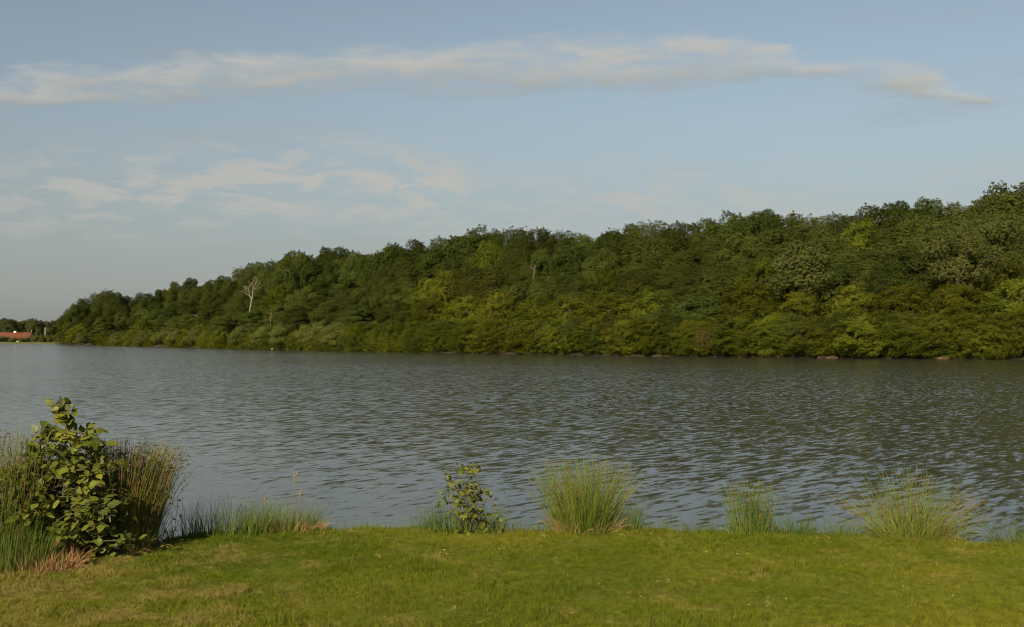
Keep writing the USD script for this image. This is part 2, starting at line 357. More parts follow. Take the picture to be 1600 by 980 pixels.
# the lake: dark water under a rippled skin
CREST = math.atan2(0.76, 0.65)
wn = {'g': ('geometry', {}),
      'mp': ('mapping', {'mapping_type': 'texture', 'rotation': (0, 0, CREST), 'scale': (0.75, 0.24, 1.0)}),
      'nz': ('noise_texture', {'scale': 1.9, 'detail': 4.0, 'roughness': 0.62}),
      'c': ('vector_math', {'math_type': 'subtract', 'vector2': (0.5, 0.5, 0.5)}),
      'mp2': ('mapping', {'scale': (0.012, 0.035, 0.05), 'location': (2.0, 4.0, 0)}),
      'wind': ('noise_texture', {'scale': 1.0, 'detail': 4.0, 'roughness': 0.6}),
      'sep': ('separate_xyz', {}),
      'far': ('map_range', {'range_type': 'smoothstep', 'from_min': 12.0, 'from_max': 60.0, 'to_min': 0.22, 'to_max': 0.85}),
      'wm': ('map_range', {'from_min': 0.35, 'from_max': 0.65, 'to_min': 0.7, 'to_max': 1.3}),
      'amp': ('math', {'math_type': 'multiply'}),
      'sc': ('vector_math', {'math_type': 'scale'}),
      'flat': ('vector_math', {'math_type': 'multiply', 'vector2': (1, 1, 0)}),
      'ad': ('vector_math', {'math_type': 'add'}), 'no': ('vector_math', {'math_type': 'normalize'}),
      'p': ('principled_bsdf', {'base_color': (0.034, 0.034, 0.024), 'roughness': 0.12, 'ior': 1.33, 'specular_ior_level': 0.5})}
wl = [('g.position', 'mp.vector'), ('mp.vector', 'nz.vector'), ('nz.color', 'c.vector1'), ('g.position', 'mp2.vector'), ('mp2.vector', 'wind.vector'), ('wind.fac', 'wm.value'),
      ('g.position', 'sep.vector'), ('sep.y', 'far.value'), ('far.result', 'amp.value1'), ('wm.result', 'amp.value2'), ('c.vector', 'sc.vector1'), ('amp.value', 'sc.scale'),
      ('sc.vector', 'flat.vector1'), ('g.normal', 'ad.vector1'), ('flat.vector', 'ad.vector2'), ('ad.vector', 'no.vector1'), ('no.vector', 'p.normal')]
M['water'] = usdkit.material(stage, '/World/Looks/lake_water', wn, wl, surface='p.BSDF')
M['forestfloor'] = plain_mat('forest_floor', (0.020, 0.018, 0.010), (0.042, 0.034, 0.018), 0.4, 0.95)
M['meadow'] = plain_mat('meadow', (0.060, 0.078, 0.016), (0.105, 0.10, 0.026), 0.15, 0.95)
M['mud'] = plain_mat('bank_earth', (0.055, 0.036, 0.022), (0.09, 0.058, 0.034), 0.8, 0.95)

# ------------------------------------------------------------------ the ground
CREST_EDGE = np.array([(-60, 2.0), (-14, 5.2), (-6, 7.0), (-3.64, 7.8), (-2.84, 8.5), (-2.61, 8.95), (-2.15, 9.24), (-1.63, 9.3), (0, 9.2), (1.08, 9.25), (2.1, 9.06), (3.1, 8.9), (3.98, 8.55), (7, 7.8), (14, 6.6), (60, 2.0)])


def edge_y(x):
    return np.interp(x, CREST_EDGE[:, 0], CREST_EDGE[:, 1])


def smooth01(t):
    t = np.clip(t, 0, 1)
    return t * t * (3 - 2 * t)


def lawn_z(x, y):
    x, y = np.asarray(x, float), np.asarray(y, float)
    p = np.stack([x, y, np.zeros_like(x)], -1)
    d = y - edge_y(x) + 0.10 * (meshkit.noise(p * 2.2, 5) - 0.5)
    z = 0.5 + 0.05 * (meshkit.fbm(p * 0.7, 3, 3) - 0.5) * smooth01((y + 2) / 4) + 0.02 * (meshkit.fbm(p * 4.0, 2, 8) - 0.5)
    return z - 0.62 * smooth01((d + 0.15) / 1.25) - np.clip(d - 1.1, 0, 5) * 0.5


def axis(segments):
    out = [segments[0][0]]
    for a, b, step in segments:
        out += list(np.linspace(a, b, max(2, int(round((b - a) / step)) + 1))[1:])
    return np.array(out)


def grid(xs, ys, zf):
    X, Y = np.meshgrid(xs, ys)
    V = np.stack([X, Y, zf(X, Y)], -1).reshape(-1, 3)
    i, j = np.meshgrid(np.arange(len(ys) - 1), np.arange(len(xs) - 1), indexing='ij')
    k = i * len(xs) + j
    return V, np.stack([k, k + 1, k + len(xs) + 1, k + len(xs)], -1).reshape(-1, 4)


V, F = grid(axis([(-400, -60, 40), (-60, -8, 1.0), (-8, 8, 0.07), (8, 60, 1.0), (60, 400, 40)]), axis([(-400, -20, 40), (-20, 2, 1.0), (2, 11.5, 0.07), (11.5, 14, 0.4)]), lawn_z)
tag(mk('/World/lawn', V, F, M['lawn'], smooth=True), 'mown yellow-green lawn in the foreground, ending at the lake edge', 'lawn', kind='structure')

# far shore, from the left to the right (metres)
def shore_pt(px, py):
    Y = EYE[2] * FPX / (py - HORIZON)
    return ((px - CX) / FPX * Y, Y)


SHORE_PX = [(110, 538.2), (150, 539.6), (200, 541.2), (350, 545), (520, 548.6), (700, 552), (850, 554.6), (1000, 557), (1300, 560), (1600, 562)]
SHORE = np.array([(-2500, 640), (-600, 520), (-300, 478), (-215, 452)] + [shore_pt(*p) for p in SHORE_PX] + [(75, 102), (120, 92), (250, 70), (2500, -300)])


def shore_dist(x, y):
    """Metres inland of the far shore (negative over the lake)."""
    p = np.stack([np.asarray(x, float), np.asarray(y, float)], -1)
    best = np.full(p.shape[:-1], 1e18); sign = np.ones(p.shape[:-1])
    for a, b in zip(SHORE[:-1], SHORE[1:]):
        ab = b - a
        t = np.clip(((p - a) @ ab) / (ab @ ab), 0, 1)
        d = p - (a + t[..., None] * ab)
        d2 = (d ** 2).sum(-1)
        s = np.where(ab[0] * (p[..., 1] - a[1]) - ab[1] * (p[..., 0] - a[0]) > 0, 1.0, -1.0)
        m = d2 < best
        best = np.where(m, d2, best); sign = np.where(m, s, sign)
    return sign * np.sqrt(best)


def hill_z(x, y):
    x, y = np.asarray(x, float), np.asarray(y, float)
    s = shore_dist(x, y)
    p = np.stack([x, y, np.zeros_like(x)], -1)
    steep = smooth01((x + 178) / 45)
    up = 0.35 * smooth01(s / 0.8) + np.clip(s, 0, 4) * 0.04 + steep * (0.20 * np.clip(s - 1, 0, 42) + 0.05 * np.clip(s - 43, 0, 60)) + (meshkit.fbm(p * 0.06, 3, 2) - 0.5) * 0.8 * smooth01(s / 8)
    return np.where(s < 0, np.maximum(-1.2, s * 0.5), up)


V, F = grid(axis([(-3000, -300, 150), (-300, 100, 2.2), (100, 200, 8), (200, 3000, 200)]), axis([(-300, 60, 60), (60, 480, 2.2), (480, 700, 20), (700, 5000, 300)]), hill_z)
far_left = V[:, 0] < -168
fl = far_left[F].all(1)


def compact(V, F):
    u, inv = np.unique(F, return_inverse=True)
    return V[u], inv.reshape(F.shape)



tag(mk('/World/hillside', *compact(V, F[~fl]), M['forestfloor'], smooth=True), 'dark wooded slope rising from the far shore of the lake', 'hillside', kind='structure')
tag(mk('/World/meadow', *compact(V, F[fl]), M['meadow'], smooth=True), 'flat yellow-green meadow at the far left end of the lake', 'meadow', kind='structure')

# ------------------------------------------------------------------ the lake
rng = np.random.default_rng(11)
rr = [5.0]
while rr[-1] < 62:
    rr.append(rr[-1] * (1.0025 if rr[-1] > 8.6 else 1.05))
while rr[-1] < 4000:
    rr.append(rr[-1] * 1.06)
rr = np.array(rr)
th = np.radians(np.concatenate([np.linspace(-100, -36, 30)[:-1], np.linspace(-36, 36, 540), np.linspace(36, 100, 30)[1:]]))
R_, T_ = np.meshgrid(rr, th, indexing='ij')
X, Y = R_ * np.sin(T_), R_ * np.cos(T_)
NW = 90
lam = np.exp(rng.uniform(np.log(0.075), np.log(0.30), NW))
ang = (CREST - math.pi / 2) + rng.normal(0, 0.22, NW)
slope = np.exp(-0.5 * (np.log(lam / 0.135) / 0.38) ** 2)
slope *= 0.036 / np.sqrt((slope ** 2).sum() / 2)
ph = rng.uniform(0, 2 * np.pi, NW)
Z, GX, GY = np.zeros_like(X), np.zeros_like(X), np.zeros_like(X)
step = R_ * 0.0027
for a, lm, s, p in zip(ang, lam, slope, ph):
    k = 2 * np.pi / lm
    kx, ky = k * math.cos(a), k * math.sin(a)
    keep = smooth01((lm / np.maximum(step, 1e-6) - 2.2) / 2.5)
    f = kx * X + ky * Y + p
    Z += s / k * np.sin(f) * keep
    GX += s * kx / k * np.cos(f) * keep; GY += s * ky / k * np.cos(f) * keep
pp = np.stack([X * 0.16, Y * 0.10, 0 * X], -1)
gust = 0.25 + 1.35 * meshkit.fbm(pp, 3, 21)
fade = smooth01((48 - R_) / 28) * smooth01((np.radians(36) - np.abs(T_)) / 0.08) * smooth01((R_ - 8.6) / 2) * gust * (0.30 + 0.70 * smooth01((R_ - 11.5 + X * 0.5) / 7))
Z *= fade; GX *= fade; GY *= fade
V = np.stack([X, Y, Z], -1).reshape(-1, 3)
nn = unit(np.stack([-GX, -GY, np.ones_like(GX)], -1).reshape(-1, 3))
i, j = np.meshgrid(np.arange(len(rr) - 1), np.arange(len(th) - 1), indexing='ij')
k = i * len(th) + j
F = np.stack([k, k + 1, k + len(th) + 1, k + len(th)], -1).reshape(-1, 4)
tag(mk('/World/lake', V, F, M['water'], nn), 'grey-blue rippled lake between the lawn and the wooded far shore', 'lake', kind='structure')

# ------------------------------------------------------------------ trees
def bend_path(a, b, rng, k=5, wob=0.06):
    t = np.linspace(0, 1, k)[:, None]
    p = a + (b - a) * t
    L = np.linalg.norm(b - a)
    p[1:-1] += rng.normal(0, wob * L, (k - 2, 3)) * [1, 1, 0.4]
    return p


def crown_clumps(rng, n, R, zc, rz, inner=0.5, low=-0.75):
    """Centres of leaf clumps through an uneven ellipsoid."""
    out, tries = [], 0
    lob = rng.normal(size=(7, 3)); lob = unit(lob); lobs = rng.uniform(-0.28, 0.26, 7)
    while len(out) < n and tries < 20000:
        tries += 1
        d = unit(rng.normal(size=3))
        if d[2] < low:
            continue
        r = rng.uniform(inner ** 3, 1) ** (1 / 3) * (1 + (np.clip(lob @ d, 0, 1) ** 3 * lobs).sum())
        c = d * r * [R, R, rz] + [0, 0, zc]
        if c[2] < 0.6:
            continue
        if all(np.linalg.norm((c - o) / [1, 1, 0.8]) > 0.17 * R for o in out[-60:]):
            out.append(c)
    return np.array(out)


def round_tree(seed, H=12.0, R=4.0, n=60, per=370, size=0.25, low=-0.7, base=0.33, spiky=0.0, upright=False):
    """Rounded clumps of leaves; returns (trunk, crown, clump tops)."""
    rng = np.random.default_rng(seed)
    zc = H * (base + (1 - base) * 0.5); rz = H * (1 - base) * 0.5
    C = crown_clumps(rng, n, R * 0.82, zc, rz * 0.85, 0.45, low)
    cr = R * rng.uniform(0.20, 0.36, len(C))
    geos = []
    mid = np.array([0, 0, zc - rz * 0.3])
    for c, r in zip(C, cr):
        m = int(per * (r / (0.28 * R)) ** 2)
        d = unit(rng.normal(size=(m, 3)) + [0, 0, 0.35])
        rad = r * rng.uniform(0.35, 1.08, (m, 1)) ** 0.5
        p = c + d * rad * [1, 1, 0.78]
        out = unit(p - mid)
        nrm = d * 0.8 + out * 0.4 + [0, 0, 0.35] + rng.normal(size=(m, 3)) * 0.55
        geos.append(cards(p, nrm, size * rng.uniform(0.6, 1.25, m), rng, soft=unit(d + out * 0.5 + [0, 0, 0.15])))
    # sprigs that break the outline
    for c, r in zip(C, cr):
        if c[2] > zc + rz * 0.1 or rng.random() < 0.5:
            for _ in range(4 + int(spiky * 5)):
                d = unit(unit(c - mid) * 0.9 + rng.normal(size=3) * 0.5 + [0, 0, 0.35 + spiky * 0.6])
                m = 16
                q = c + d * r * rng.uniform(0.85, 1.28) * [1, 1, 0.85]
                o = unit(rng.normal(size=(m, 3)))
                p = q + o * r * rng.uniform(0.10, 0.26) * rng.uniform(0.4, 1.1, (m, 1)) * [1, 1, 0.8]
                geos.append(cards(p, o + d + rng.normal(size=(m, 3)) * 0.5, size * rng.uniform(0.5, 0.95, m), rng, soft=unit(o + d)))
    crown = join(*geos)
    tr = [tube(np.array([[0, 0, -0.4], [0.05, 0, H * 0.12], [rng.normal(0, .2), rng.normal(0, .2), H * 0.4], [rng.normal(0, .3), rng.normal(0, .3), H * 0.72]]), [0.028 * H, 0.02 * H, 0.015 * H, 0.006 * H], 7)]
    for c in C[rng.permutation(len(C))[:14]]:
        a = np.array([0, 0, rng.uniform(0.25, 0.55) * H])
        tr.append(tube(bend_path(a, c, rng), np.linspace(0.008, 0.003, 5) * H, 5))
    return join(*tr), crown, C[C[:, 2] > zc]


def spray_tree(seed, H=9.0, R=4.0, n=330, per=70, size=0.21, droop=0.5):
    """Layered sprays: flat, outward-drooping fans of leaves on long branches down to the ground."""
    rng = np.random.default_rng(seed)
    geos, tr = [], [tube(np.array([[0, 0, -0.4], [0.1, 0, H * 0.3], [rng.normal(0, .2), 0, H * 0.65], [rng.normal(0, .3), 0, H * 0.93]]), [0.022 * H, 0.016 * H, 0.01 * H, 0.004 * H], 6)]
    for i in range(n):
        u = rng.random() ** 0.9
        z = max(0.75, H * (0.07 + 0.91 * u))
        prof = R * math.sqrt(max(0.02, 1 - ((u - 0.33) / 0.70) ** 2)) * (1 + 0.22 * math.sin(3 * rng.uniform(0, 6.28)))
        a = rng.uniform(0, 2 * np.pi)
        rad = prof * rng.uniform(0.5, 1.05)
        o = np.array([math.cos(a), math.sin(a), 0])
        tip = o * rad + [0, 0, z]
        root = np.array([0, 0, max(0.4, z - rad * 0.35)])
        L = rad * rng.uniform(0.28, 0.5) + 0.5
        W = rng.uniform(0.22, 0.40) * L + 0.2
        side = unit(np.array([-o[1], o[0], 0]) + [0, 0, rng.normal(0, .9)])
        m = int(per * (0.4 + L / 2.2))
        s, w = rng.random(m) ** 0.8, rng.uniform(-1, 1, m)
        ax = unit(o + rng.normal(0, .3, 3) + [0, 0, rng.uniform(-0.15, 1.1 if u > 0.6 else 0.65)])
        p = tip - ax * ((1 - s) * L)[:, None] + side * (w * W * np.sqrt(np.clip(1.1 - s, 0, 1)))[:, None]
        p[:, 2] += -droop * (s ** 2) * L * 0.5 - 0.25 * np.abs(w) * W + rng.normal(0, 0.21, m)
        nrm = np.array([0, 0, 0.7]) + o * 0.6 + rng.normal(size=(m, 3)) * 0.6
        geos.append(cards(p, nrm, size * rng.uniform(0.6, 1.3, m), rng, tangent=np.repeat(ax[None], m, 0) + rng.normal(size=(m, 3)) * 0.6, soft=np.repeat(unit(o * 0.8 + [0, 0, 0.55])[None], m, 0)))
        if i % 6 == 0:
            tr.append(tube(bend_path(root, tip - ax * L * 0.3, rng), np.linspace(0.007, 0.002, 5) * H, 4))
    return join(*tr), join(*geos)


def branch_rec(p, d, L, r, depth, rng, out, spread=0.75):
    k = 4
    pts = [p]
    for _ in range(k):
        d = unit(d + rng.normal(0, 0.16, 3) + [0, 0, 0.05])
        pts.append(pts[-1] + d * L / k)
    out.append(tube(np.array(pts), np.linspace(r, r * 0.55, k + 1), 6))
    if depth:
        for _ in range(rng.integers(2, 4)):
            nd = unit(d + rng.normal(0, spread, 3) * [1, 1, 0.6])
            branch_rec(pts[rng.integers(2, k + 1)], nd, L * rng.uniform(0.5, 0.85), r * 0.55, depth - 1, rng, out, spread)


def make_class(name, trunk, crown, leafmat, extra=None):
    root = stage.CreateClassPrim('/World/' + name)
    if trunk is not None:
        part(root, 'trunk', trunk, M['bark'])
    part(root, 'crown', crown, leafmat)
    if extra is not None:
        part(root, 'blossom', extra, M['cream'])
    return root


KINDS = {}
def kind(key, name, H, R, geo, leafmat, extra=None):
    z = np.sort(geo[1][0][:, 2])
    H, R = float(z[int(len(z) * 0.985)]), float(np.percentile(np.hypot(geo[1][0][:, 0], geo[1][0][:, 1]), 96))
    KINDS.setdefault(key, []).append((make_class(name, geo[0], geo[1], leafmat, extra), H, R))


for s in range(4):
    H, R = [12, 13, 11.5, 12.5][s], [3.9, 4.3, 4.4, 3.6][s]
    kind('oak', f'class_rounded_tree_{s:03d}', H, R, round_tree(100 + s, H, R, n=74 + 6 * s, spiky=0.3 * (s % 2), base=0.06), M['oak'])
for s in range(3):
    H, R = [12.5, 11.5, 13][s], [4.0, 4.3, 3.5][s]
    kind('dark', f'class_dark_tree_{s:03d}', H, R, round_tree(200 + s, H, R, n=66, per=380, size=0.27, base=0.06), M['dark'])
for s in range(4):
    H, R = [9, 9.5, 8.5, 10][s], [4.2, 3.9, 4.6, 4.0][s]
    kind('spray', f'class_layered_tree_{s:03d}', H, R, spray_tree(300 + s, H, R), M['yellow'])
for s in range(3):
    H, R = [5.2, 4.6, 5.6][s], [3.0, 3.2, 2.8][s]
    kind('willow', f'class_pale_shrub_{s:03d}', H, R, round_tree(400 + s, H, R, n=48, per=260, size=0.20, low=-0.95, base=0.02, spiky=0.5), M['pale'])
kind('brown', 'class_brown_shrub', 4.2, 3.4, round_tree(450, 4.2, 3.4, n=52, per=280, size=0.17, low=-0.95, base=0.02, spiky=0.4), M['brown'])
g = round_tree(500, 11, 4.4, n=60, per=230, size=0.32, base=0.2)
rng = np.random.default_rng(501)
top = g[2]
sel = top[rng.integers(0, len(top), 260)]
d = unit(rng.normal(size=(260, 3)) + [0, 0, 0.7])
P = sel + d * 1.15 * [1, 1, 0.85]
P = np.repeat(P, 5, 0) + rng.normal(size=(1300, 3)) * [0.20, 0.20, 0.05]
bl = cards(P, rng.normal(size=(1300, 3)) * 0.5 + [0, 0, 1.0], 0.20, rng, aspect=0.8)
kind('blossom', 'class_blossoming_tree', 11, 4.4, g, M['greygreen'], bl)
kind('grey', 'class_grey_green_tree', 13, 4.6, round_tree(510, 13, 4.6, n=46, per=250, size=0.26, base=0.38, spiky=0.5), M['greygreen'])
for s in range(2):
    kind('far', f'class_distant_tree_{s:03d}', 11.0, 4.5, round_tree(600 + s, 11.0, 4.5, n=46, per=110, size=0.5, base=0.05, low=-0.9), M['far'])

SKY_PX = np.array([(100, 498), (112, 488), (125, 472), (160, 456), (190, 463), (212, 466), (228, 457), (245, 455), (262, 449), (285, 439), (318, 437), (332, 443), (360, 428), (400, 412), (425, 411), (447, 400), (485, 397),
                   (525, 388), (548, 392), (562, 400), (600, 405), (613, 390), (640, 384), (690, 377), (715, 368), (745, 366), (790, 368), (820, 360), (850, 368), (890, 364), (935, 374), (950, 363), (985, 361),
                   (1030, 352), (1050, 350), (1100, 352), (1130, 345), (1165, 333), (1192, 332), (1215, 338), (1260, 344), (1300, 340), (1345, 325), (1385, 330), (1415, 318), (1440, 311), (1472, 322),
                   (1500, 325), (1520, 315), (1545, 315), (1560, 325), (1580, 306), (1600, 299), (1700, 292), (1900, 288)], float)
WATER_PX = np.array(SHORE_PX + [(2000, 564)], float)
placed = []                                     # (px, top y, tier, kind, class, x, y, z, scale xy, scale z, rz)


def shore_depth(px):
    py = np.interp(px, WATER_PX[:, 0], WATER_PX[:, 1])
    return EYE[2] * FPX / (py - HORIZON)


def at_px(px, inland):
    """The point on the ray of picture column px that lies so many metres inland of the far shore."""
    u = (px - CX) / FPX
    Y = np.linspace(shore_depth(px) - 3, shore_depth(px) + 160, 700)
    s = shore_dist(u * Y, Y)
    k = int(np.argmax(s >= inland)) if (s >= inland).any() else len(Y) - 1
    return u * Y[k], Y[k]


def plant(px, top_py, inland, kindname, tier, rng, which=None, wide=1.0):
    x, y = at_px(px, inland)
    z = float(hill_z(x, y))
    ztop = EYE[2] + (HORIZON - top_py) / FPX * y
    h = max(2.0, ztop - z)
    opts = KINDS[kindname]
    q = int(rng.integers(len(opts))) if which is None else which
    cls, H, R = opts[q]
    sz = h / H
    sxy = np.clip(sz ** 0.5 * rng.uniform(1.0, 1.32) * wide, 0.62, 1.6)
    placed.append((px, top_py, tier, kindname, cls, x, y, z, sxy, sz, rng.uniform(0, 360)))


rng = np.random.default_rng(77)
def row(tier, frac, inland, R, kinds, x0=108, x1=1665, jit=0.05, gap=0.98, snap=False):
    px = x0 + rng.uniform(0, 10)
    while px < x1:
        W = np.interp(px, WATER_PX[:, 0], WATER_PX[:, 1]); S = np.interp(px, SKY_PX[:, 0], SKY_PX[:, 1])
        f = frac * rng.uniform(1 - jit, 1 + jit)
        if tier == 'skyline':
            f = 1.0 + rng.uniform(-0.02, 0.012)
        ins = inland * rng.uniform(0.85, 1.2)
        if px < 260:
            ins *= 0.25 + 0.75 * (px - 108) / 152
        plant(px, W + (S - W) * f, max(0.5, ins), kinds(px), tier, rng, wide=1.12 if gap > 1.2 else 1.0)
        px += R * gap * FPX / (shore_depth(px) + inland) * rng.uniform(0.8, 1.2)


def pick(*opts):
    names = [o[0] for o in opts]; w = np.array([o[1] for o in opts], float)
    return names[rng.choice(len(names), p=w / w.sum())]


row('skyline', 1.0, 34, 3.9, lambda px: pick(('oak', 3), ('dark', 1)) if px > 600 or px < 330 else pick(('oak', 1), ('dark', 1.6)))
row('upper', 0.86, 24, 4.2, lambda px: pick(('oak', 3), ('dark', 1), ('spray', .4)) if px > 560 else pick(('oak', 1.0), ('dark', 2)))
row('middle', 0.67, 15, 4.0, lambda px: pick(('oak', 1.6), ('dark', .6), ('spray', 1.3)) if px > 560 else pick(('dark', 2), ('oak', 1), ('spray', .4)))
row('lower', 0.47, 7.5, 3.8, lambda px: 'spray' if px > 620 and rng.random() < .9 else pick(('spray', 1), ('dark', 1), ('oak', .6)), gap=1.45)
row('waterline', 0.27, 0.9, 3.2, lambda px: 'spray' if px > 640 else ('willow' if 185 < px < 560 and rng.random() < .85 else pick(('spray', 1.2), ('dark', .6), ('willow', .3))), gap=1.3)

# the trees that stand out
special = {}
def special_tree(key, px, top, inland, kindname, wide=1.0, which=0):
    plant(px, top, inland, kindname, 'special', rng, which, wide)
    special[len(placed) - 1] = key


special_tree('blossom', 1250, 382, 11.5, 'blossom', 0.80)
special_tree('greytall', 1518, 333, 20, 'grey', 0.95)
special_tree('greylow', 1500, 362, 11, 'grey', 1.0)
special_tree('brown', 1112, 508, 0.8, 'brown', 0.9)
special_tree('leftend', 118, 478, 2.0, 'dark', 0.8)

# ---- names and labels for the wood
LOOK = {'oak': ('broadleaf_tree', 'dark olive rounded tree'), 'dark': ('broadleaf_tree', 'deep green dense tree'), 'spray': ('layered_tree', 'yellow-green layered tree'),
        'willow': ('pale_shrub', 'pale olive bushy shrub')}
WHERE = {'skyline': 'on the skyline', 'upper': 'below the skyline', 'middle': 'halfway up the slope', 'lower': 'low on the slope', 'waterline': 'at the waterline'}
ORD = ['nearest', 'second', 'third', 'fourth', 'fifth', 'sixth', 'seventh', 'eighth', 'ninth', 'tenth', 'eleventh', 'twelfth', 'thirteenth', 'fourteenth', 'fifteenth', 'sixteenth']
MARKS = [(112, "the wood's left end"), (387, 'the bleached dead tree'), (604, 'the skyline notch'), (834, 'the bare pale branch'), (1112, 'the brown waterside bush'), (1252, 'the cream-blossomed tree'), (1518, 'the tall grey-green tree'), (1600, "the picture's right edge")]
SPECIAL = {'blossom': ('blossoming_tree', 'round tree covered in cream blossom, right half of the wooded slope'), 'greytall': ('grey_green_tree', 'tall grey-green airy tree rising near the right end of the skyline'),
           'greylow': ('grey_green_tree', 'grey-green spreading tree just below the tall grey-green one'), 'brown': ('brown_shrub', 'round brownish bush at the waterline of the far shore'),
           'leftend': ('broadleaf_tree', 'narrow dark tree standing at the very left end of the wood')}
labels = {}
for tier in WHERE:
    idx = sorted([i for i, p in enumerate(placed) if p[2] == tier], key=lambda i: placed[i][0])
    for i in idx:
        px = placed[i][0]
        mx, mname = min(MARKS, key=lambda m: abs(m[0] - px))
        side = 'right' if px >= mx else 'left'
        rank = sum(1 for q in idx if (mx <= placed[q][0] < px if side == 'right' else px < placed[q][0] < mx))
        labels[i] = f"{LOOK[placed[i][3]][1]} {WHERE[tier]}, {ORD[min(rank, 15)]} {side} of {mname}"
for i, (px, top, tier, kn, cls, x, y, z, sxy, sz, rz) in enumerate(placed):
    if px > 1640 and tier != 'special':
        continue
    if i in special:
        name, lab = SPECIAL[special[i]]; grp = None
    else:
        name, lab = LOOK[kn][0], labels[i]; grp = 'trees of the wood on the far shore'
    o = thing(name, (x, y, z), lab, 'shrub' if 'shrub' in name else 'tree', grp, rz, (sxy, sxy, sz))
    o.GetReferences().AddInternalReference(cls.GetPath())
    o.SetInstanceable(True)

# the wood goes on out of the picture to the right and over the hill
def scatter(name, pts, classes, label, category, rng):
    pi = UsdGeom.PointInstancer.Define(stage, '/World/' + numbered(name))
    protos = []
    for k, c in enumerate(classes):
        pr = UsdGeom.Xform.Define(stage, f'{pi.GetPath()}/kind_{k:03d}')
        pr.GetPrim().GetReferences().AddInternalReference(c.GetPath())
        protos.append(pr.GetPath())
    pi.CreatePrototypesRel().SetTargets(protos)
    P = np.array([p[:3] for p in pts]); S = np.array([p[3:6] for p in pts])
    a = rng.uniform(0, np.pi, len(P))
    pi.CreatePositionsAttr(Vt.Vec3fArray.FromNumpy(P.astype(np.float32)))
    pi.CreateScalesAttr(Vt.Vec3fArray.FromNumpy(S.astype(np.float32)))
    pi.CreateOrientationsAttr(Vt.QuathArray([Gf.Quath(float(math.cos(q)), 0, 0, float(math.sin(q))) for q in a]))
    pi.CreateProtoIndicesAttr(Vt.IntArray([int(q) for q in rng.integers(0, len(classes), len(P))]))
    return tag(pi.GetPrim(), label, category, kind='stuff')


rng = np.random.default_rng(5)
pts = []
for _ in range(150):
    u = rng.uniform(0, 1)
    x, y = 62 + 120 * u, 106 - 28 * u
    off = rng.uniform(2, 40)
    x, y = x + off * 0.25, y + off * 0.97
    if (x / y) * FPX + CX < 1680:
        continue
    s = rng.uniform(0.85, 1.15)
    pts.append((x, y, float(hill_z(x, y)), s, s, s))
scatter('wood', pts, [KINDS['oak'][0][0], KINDS['oak'][1][0], KINDS['spray'][0][0], KINDS['dark'][0][0]], 'mixed green wood going on along the far shore past the right edge', 'wood', rng)

pts = []
for _ in range(330):
    px = rng.uniform(112, 1720)
    inl = rng.choice([rng.uniform(0.8, 2.5), rng.uniform(2, 44)])
    x, y = at_px(px, inl)
    s = rng.uniform(0.26, 0.5) if inl < 2.5 else rng.uniform(0.3, 0.6) * (1 + max(0, inl - 18) / 30)
    pts.append((x, y, float(hill_z(x, y)) - 0.15, s * 1.25, s * 1.25, s))
for _ in range(110):
    px = rng.uniform(150, 660)
    x, y = at_px(px, rng.uniform(0.2, 1.3))
    s = rng.uniform(0.24, 0.40)
    pts.append((x, y, float(hill_z(x, y)) - 0.3, s * 1.3, s * 1.3, s))
scatter('undergrowth', pts, [make_class('class_undergrowth_000', None, spray_tree(700, 9, 4.2)[1], M['yellow']), make_class('class_undergrowth_001', None, spray_tree(701, 8, 4.6)[1], M['yellow']), make_class('class_undergrowth_002', None, round_tree(702, 9, 4.4, n=64, base=0.0, low=-.9)[1], M['oak']), make_class('class_undergrowth_003', None, spray_tree(703, 8.5, 4.4)[1], M['dark'])], 'low leafy undergrowth filling the wood and hanging over the waterline', 'undergrowth', rng)

# dead wood that shows pale among the leaves
def dead_tree(name, px, base_py, top_py, inland, label, seed, depth=3, spread=0.42, lean=(0.1, 0, 1), toward=5.0, category='dead tree'):
    rng = np.random.default_rng(seed)
    x, y = at_px(px, inland)
    x, y = x * (1 - toward / y), y - toward
    zb, zt = EYE[2] + (HORIZON - base_py) / FPX * y, EYE[2] + (HORIZON - top_py) / FPX * y
    ground = float(hill_z(x, y))
    h = zt - zb
    out = []
    t = thing(name, (x, y, ground), label, category)
    trunk = tube(np.array([[0, 0, -0.3], [0.03 * h, 0, (zb - ground) * 0.5], [0, 0, zb - ground + 0.05 * h], [0.06 * h, 0, zb - ground + 0.42 * h]]), [0.024 * h, 0.022 * h, 0.02 * h, 0.016 * h], 7)
    part(t, 'trunk', trunk, M['deadwood'])
    for k in range(4):
        out = []
        d0 = unit(np.array([[-0.42, 0.1, 1.0], [0.30, -0.2, 1.3], [0.0, 0.3, 1.5], [-0.8, -0.2, 0.7]][k]) + rng.normal(0, 0.12, 3))
        branch_rec(np.array([0.06 * h, 0, zb - ground + (0.36 + 0.03 * k) * h]), d0, 0.33 * h, 0.011 * h, depth - 1, rng, out, spread)
        part(t, 'branch', join(*out), M['deadwood'])
    return t


dead_tree('dead_tree', 390, 489, 436, 12, 'bleached leafless dead tree standing among dark crowns, left third of the wood', 5, depth=4, spread=0.5, toward=4)
dead_tree('bare_branch', 834, 432, 411, 13.5, 'small bare pale forked branch sticking out halfway up the wooded slope', 9, depth=2, toward=0.5, category='bare branch')


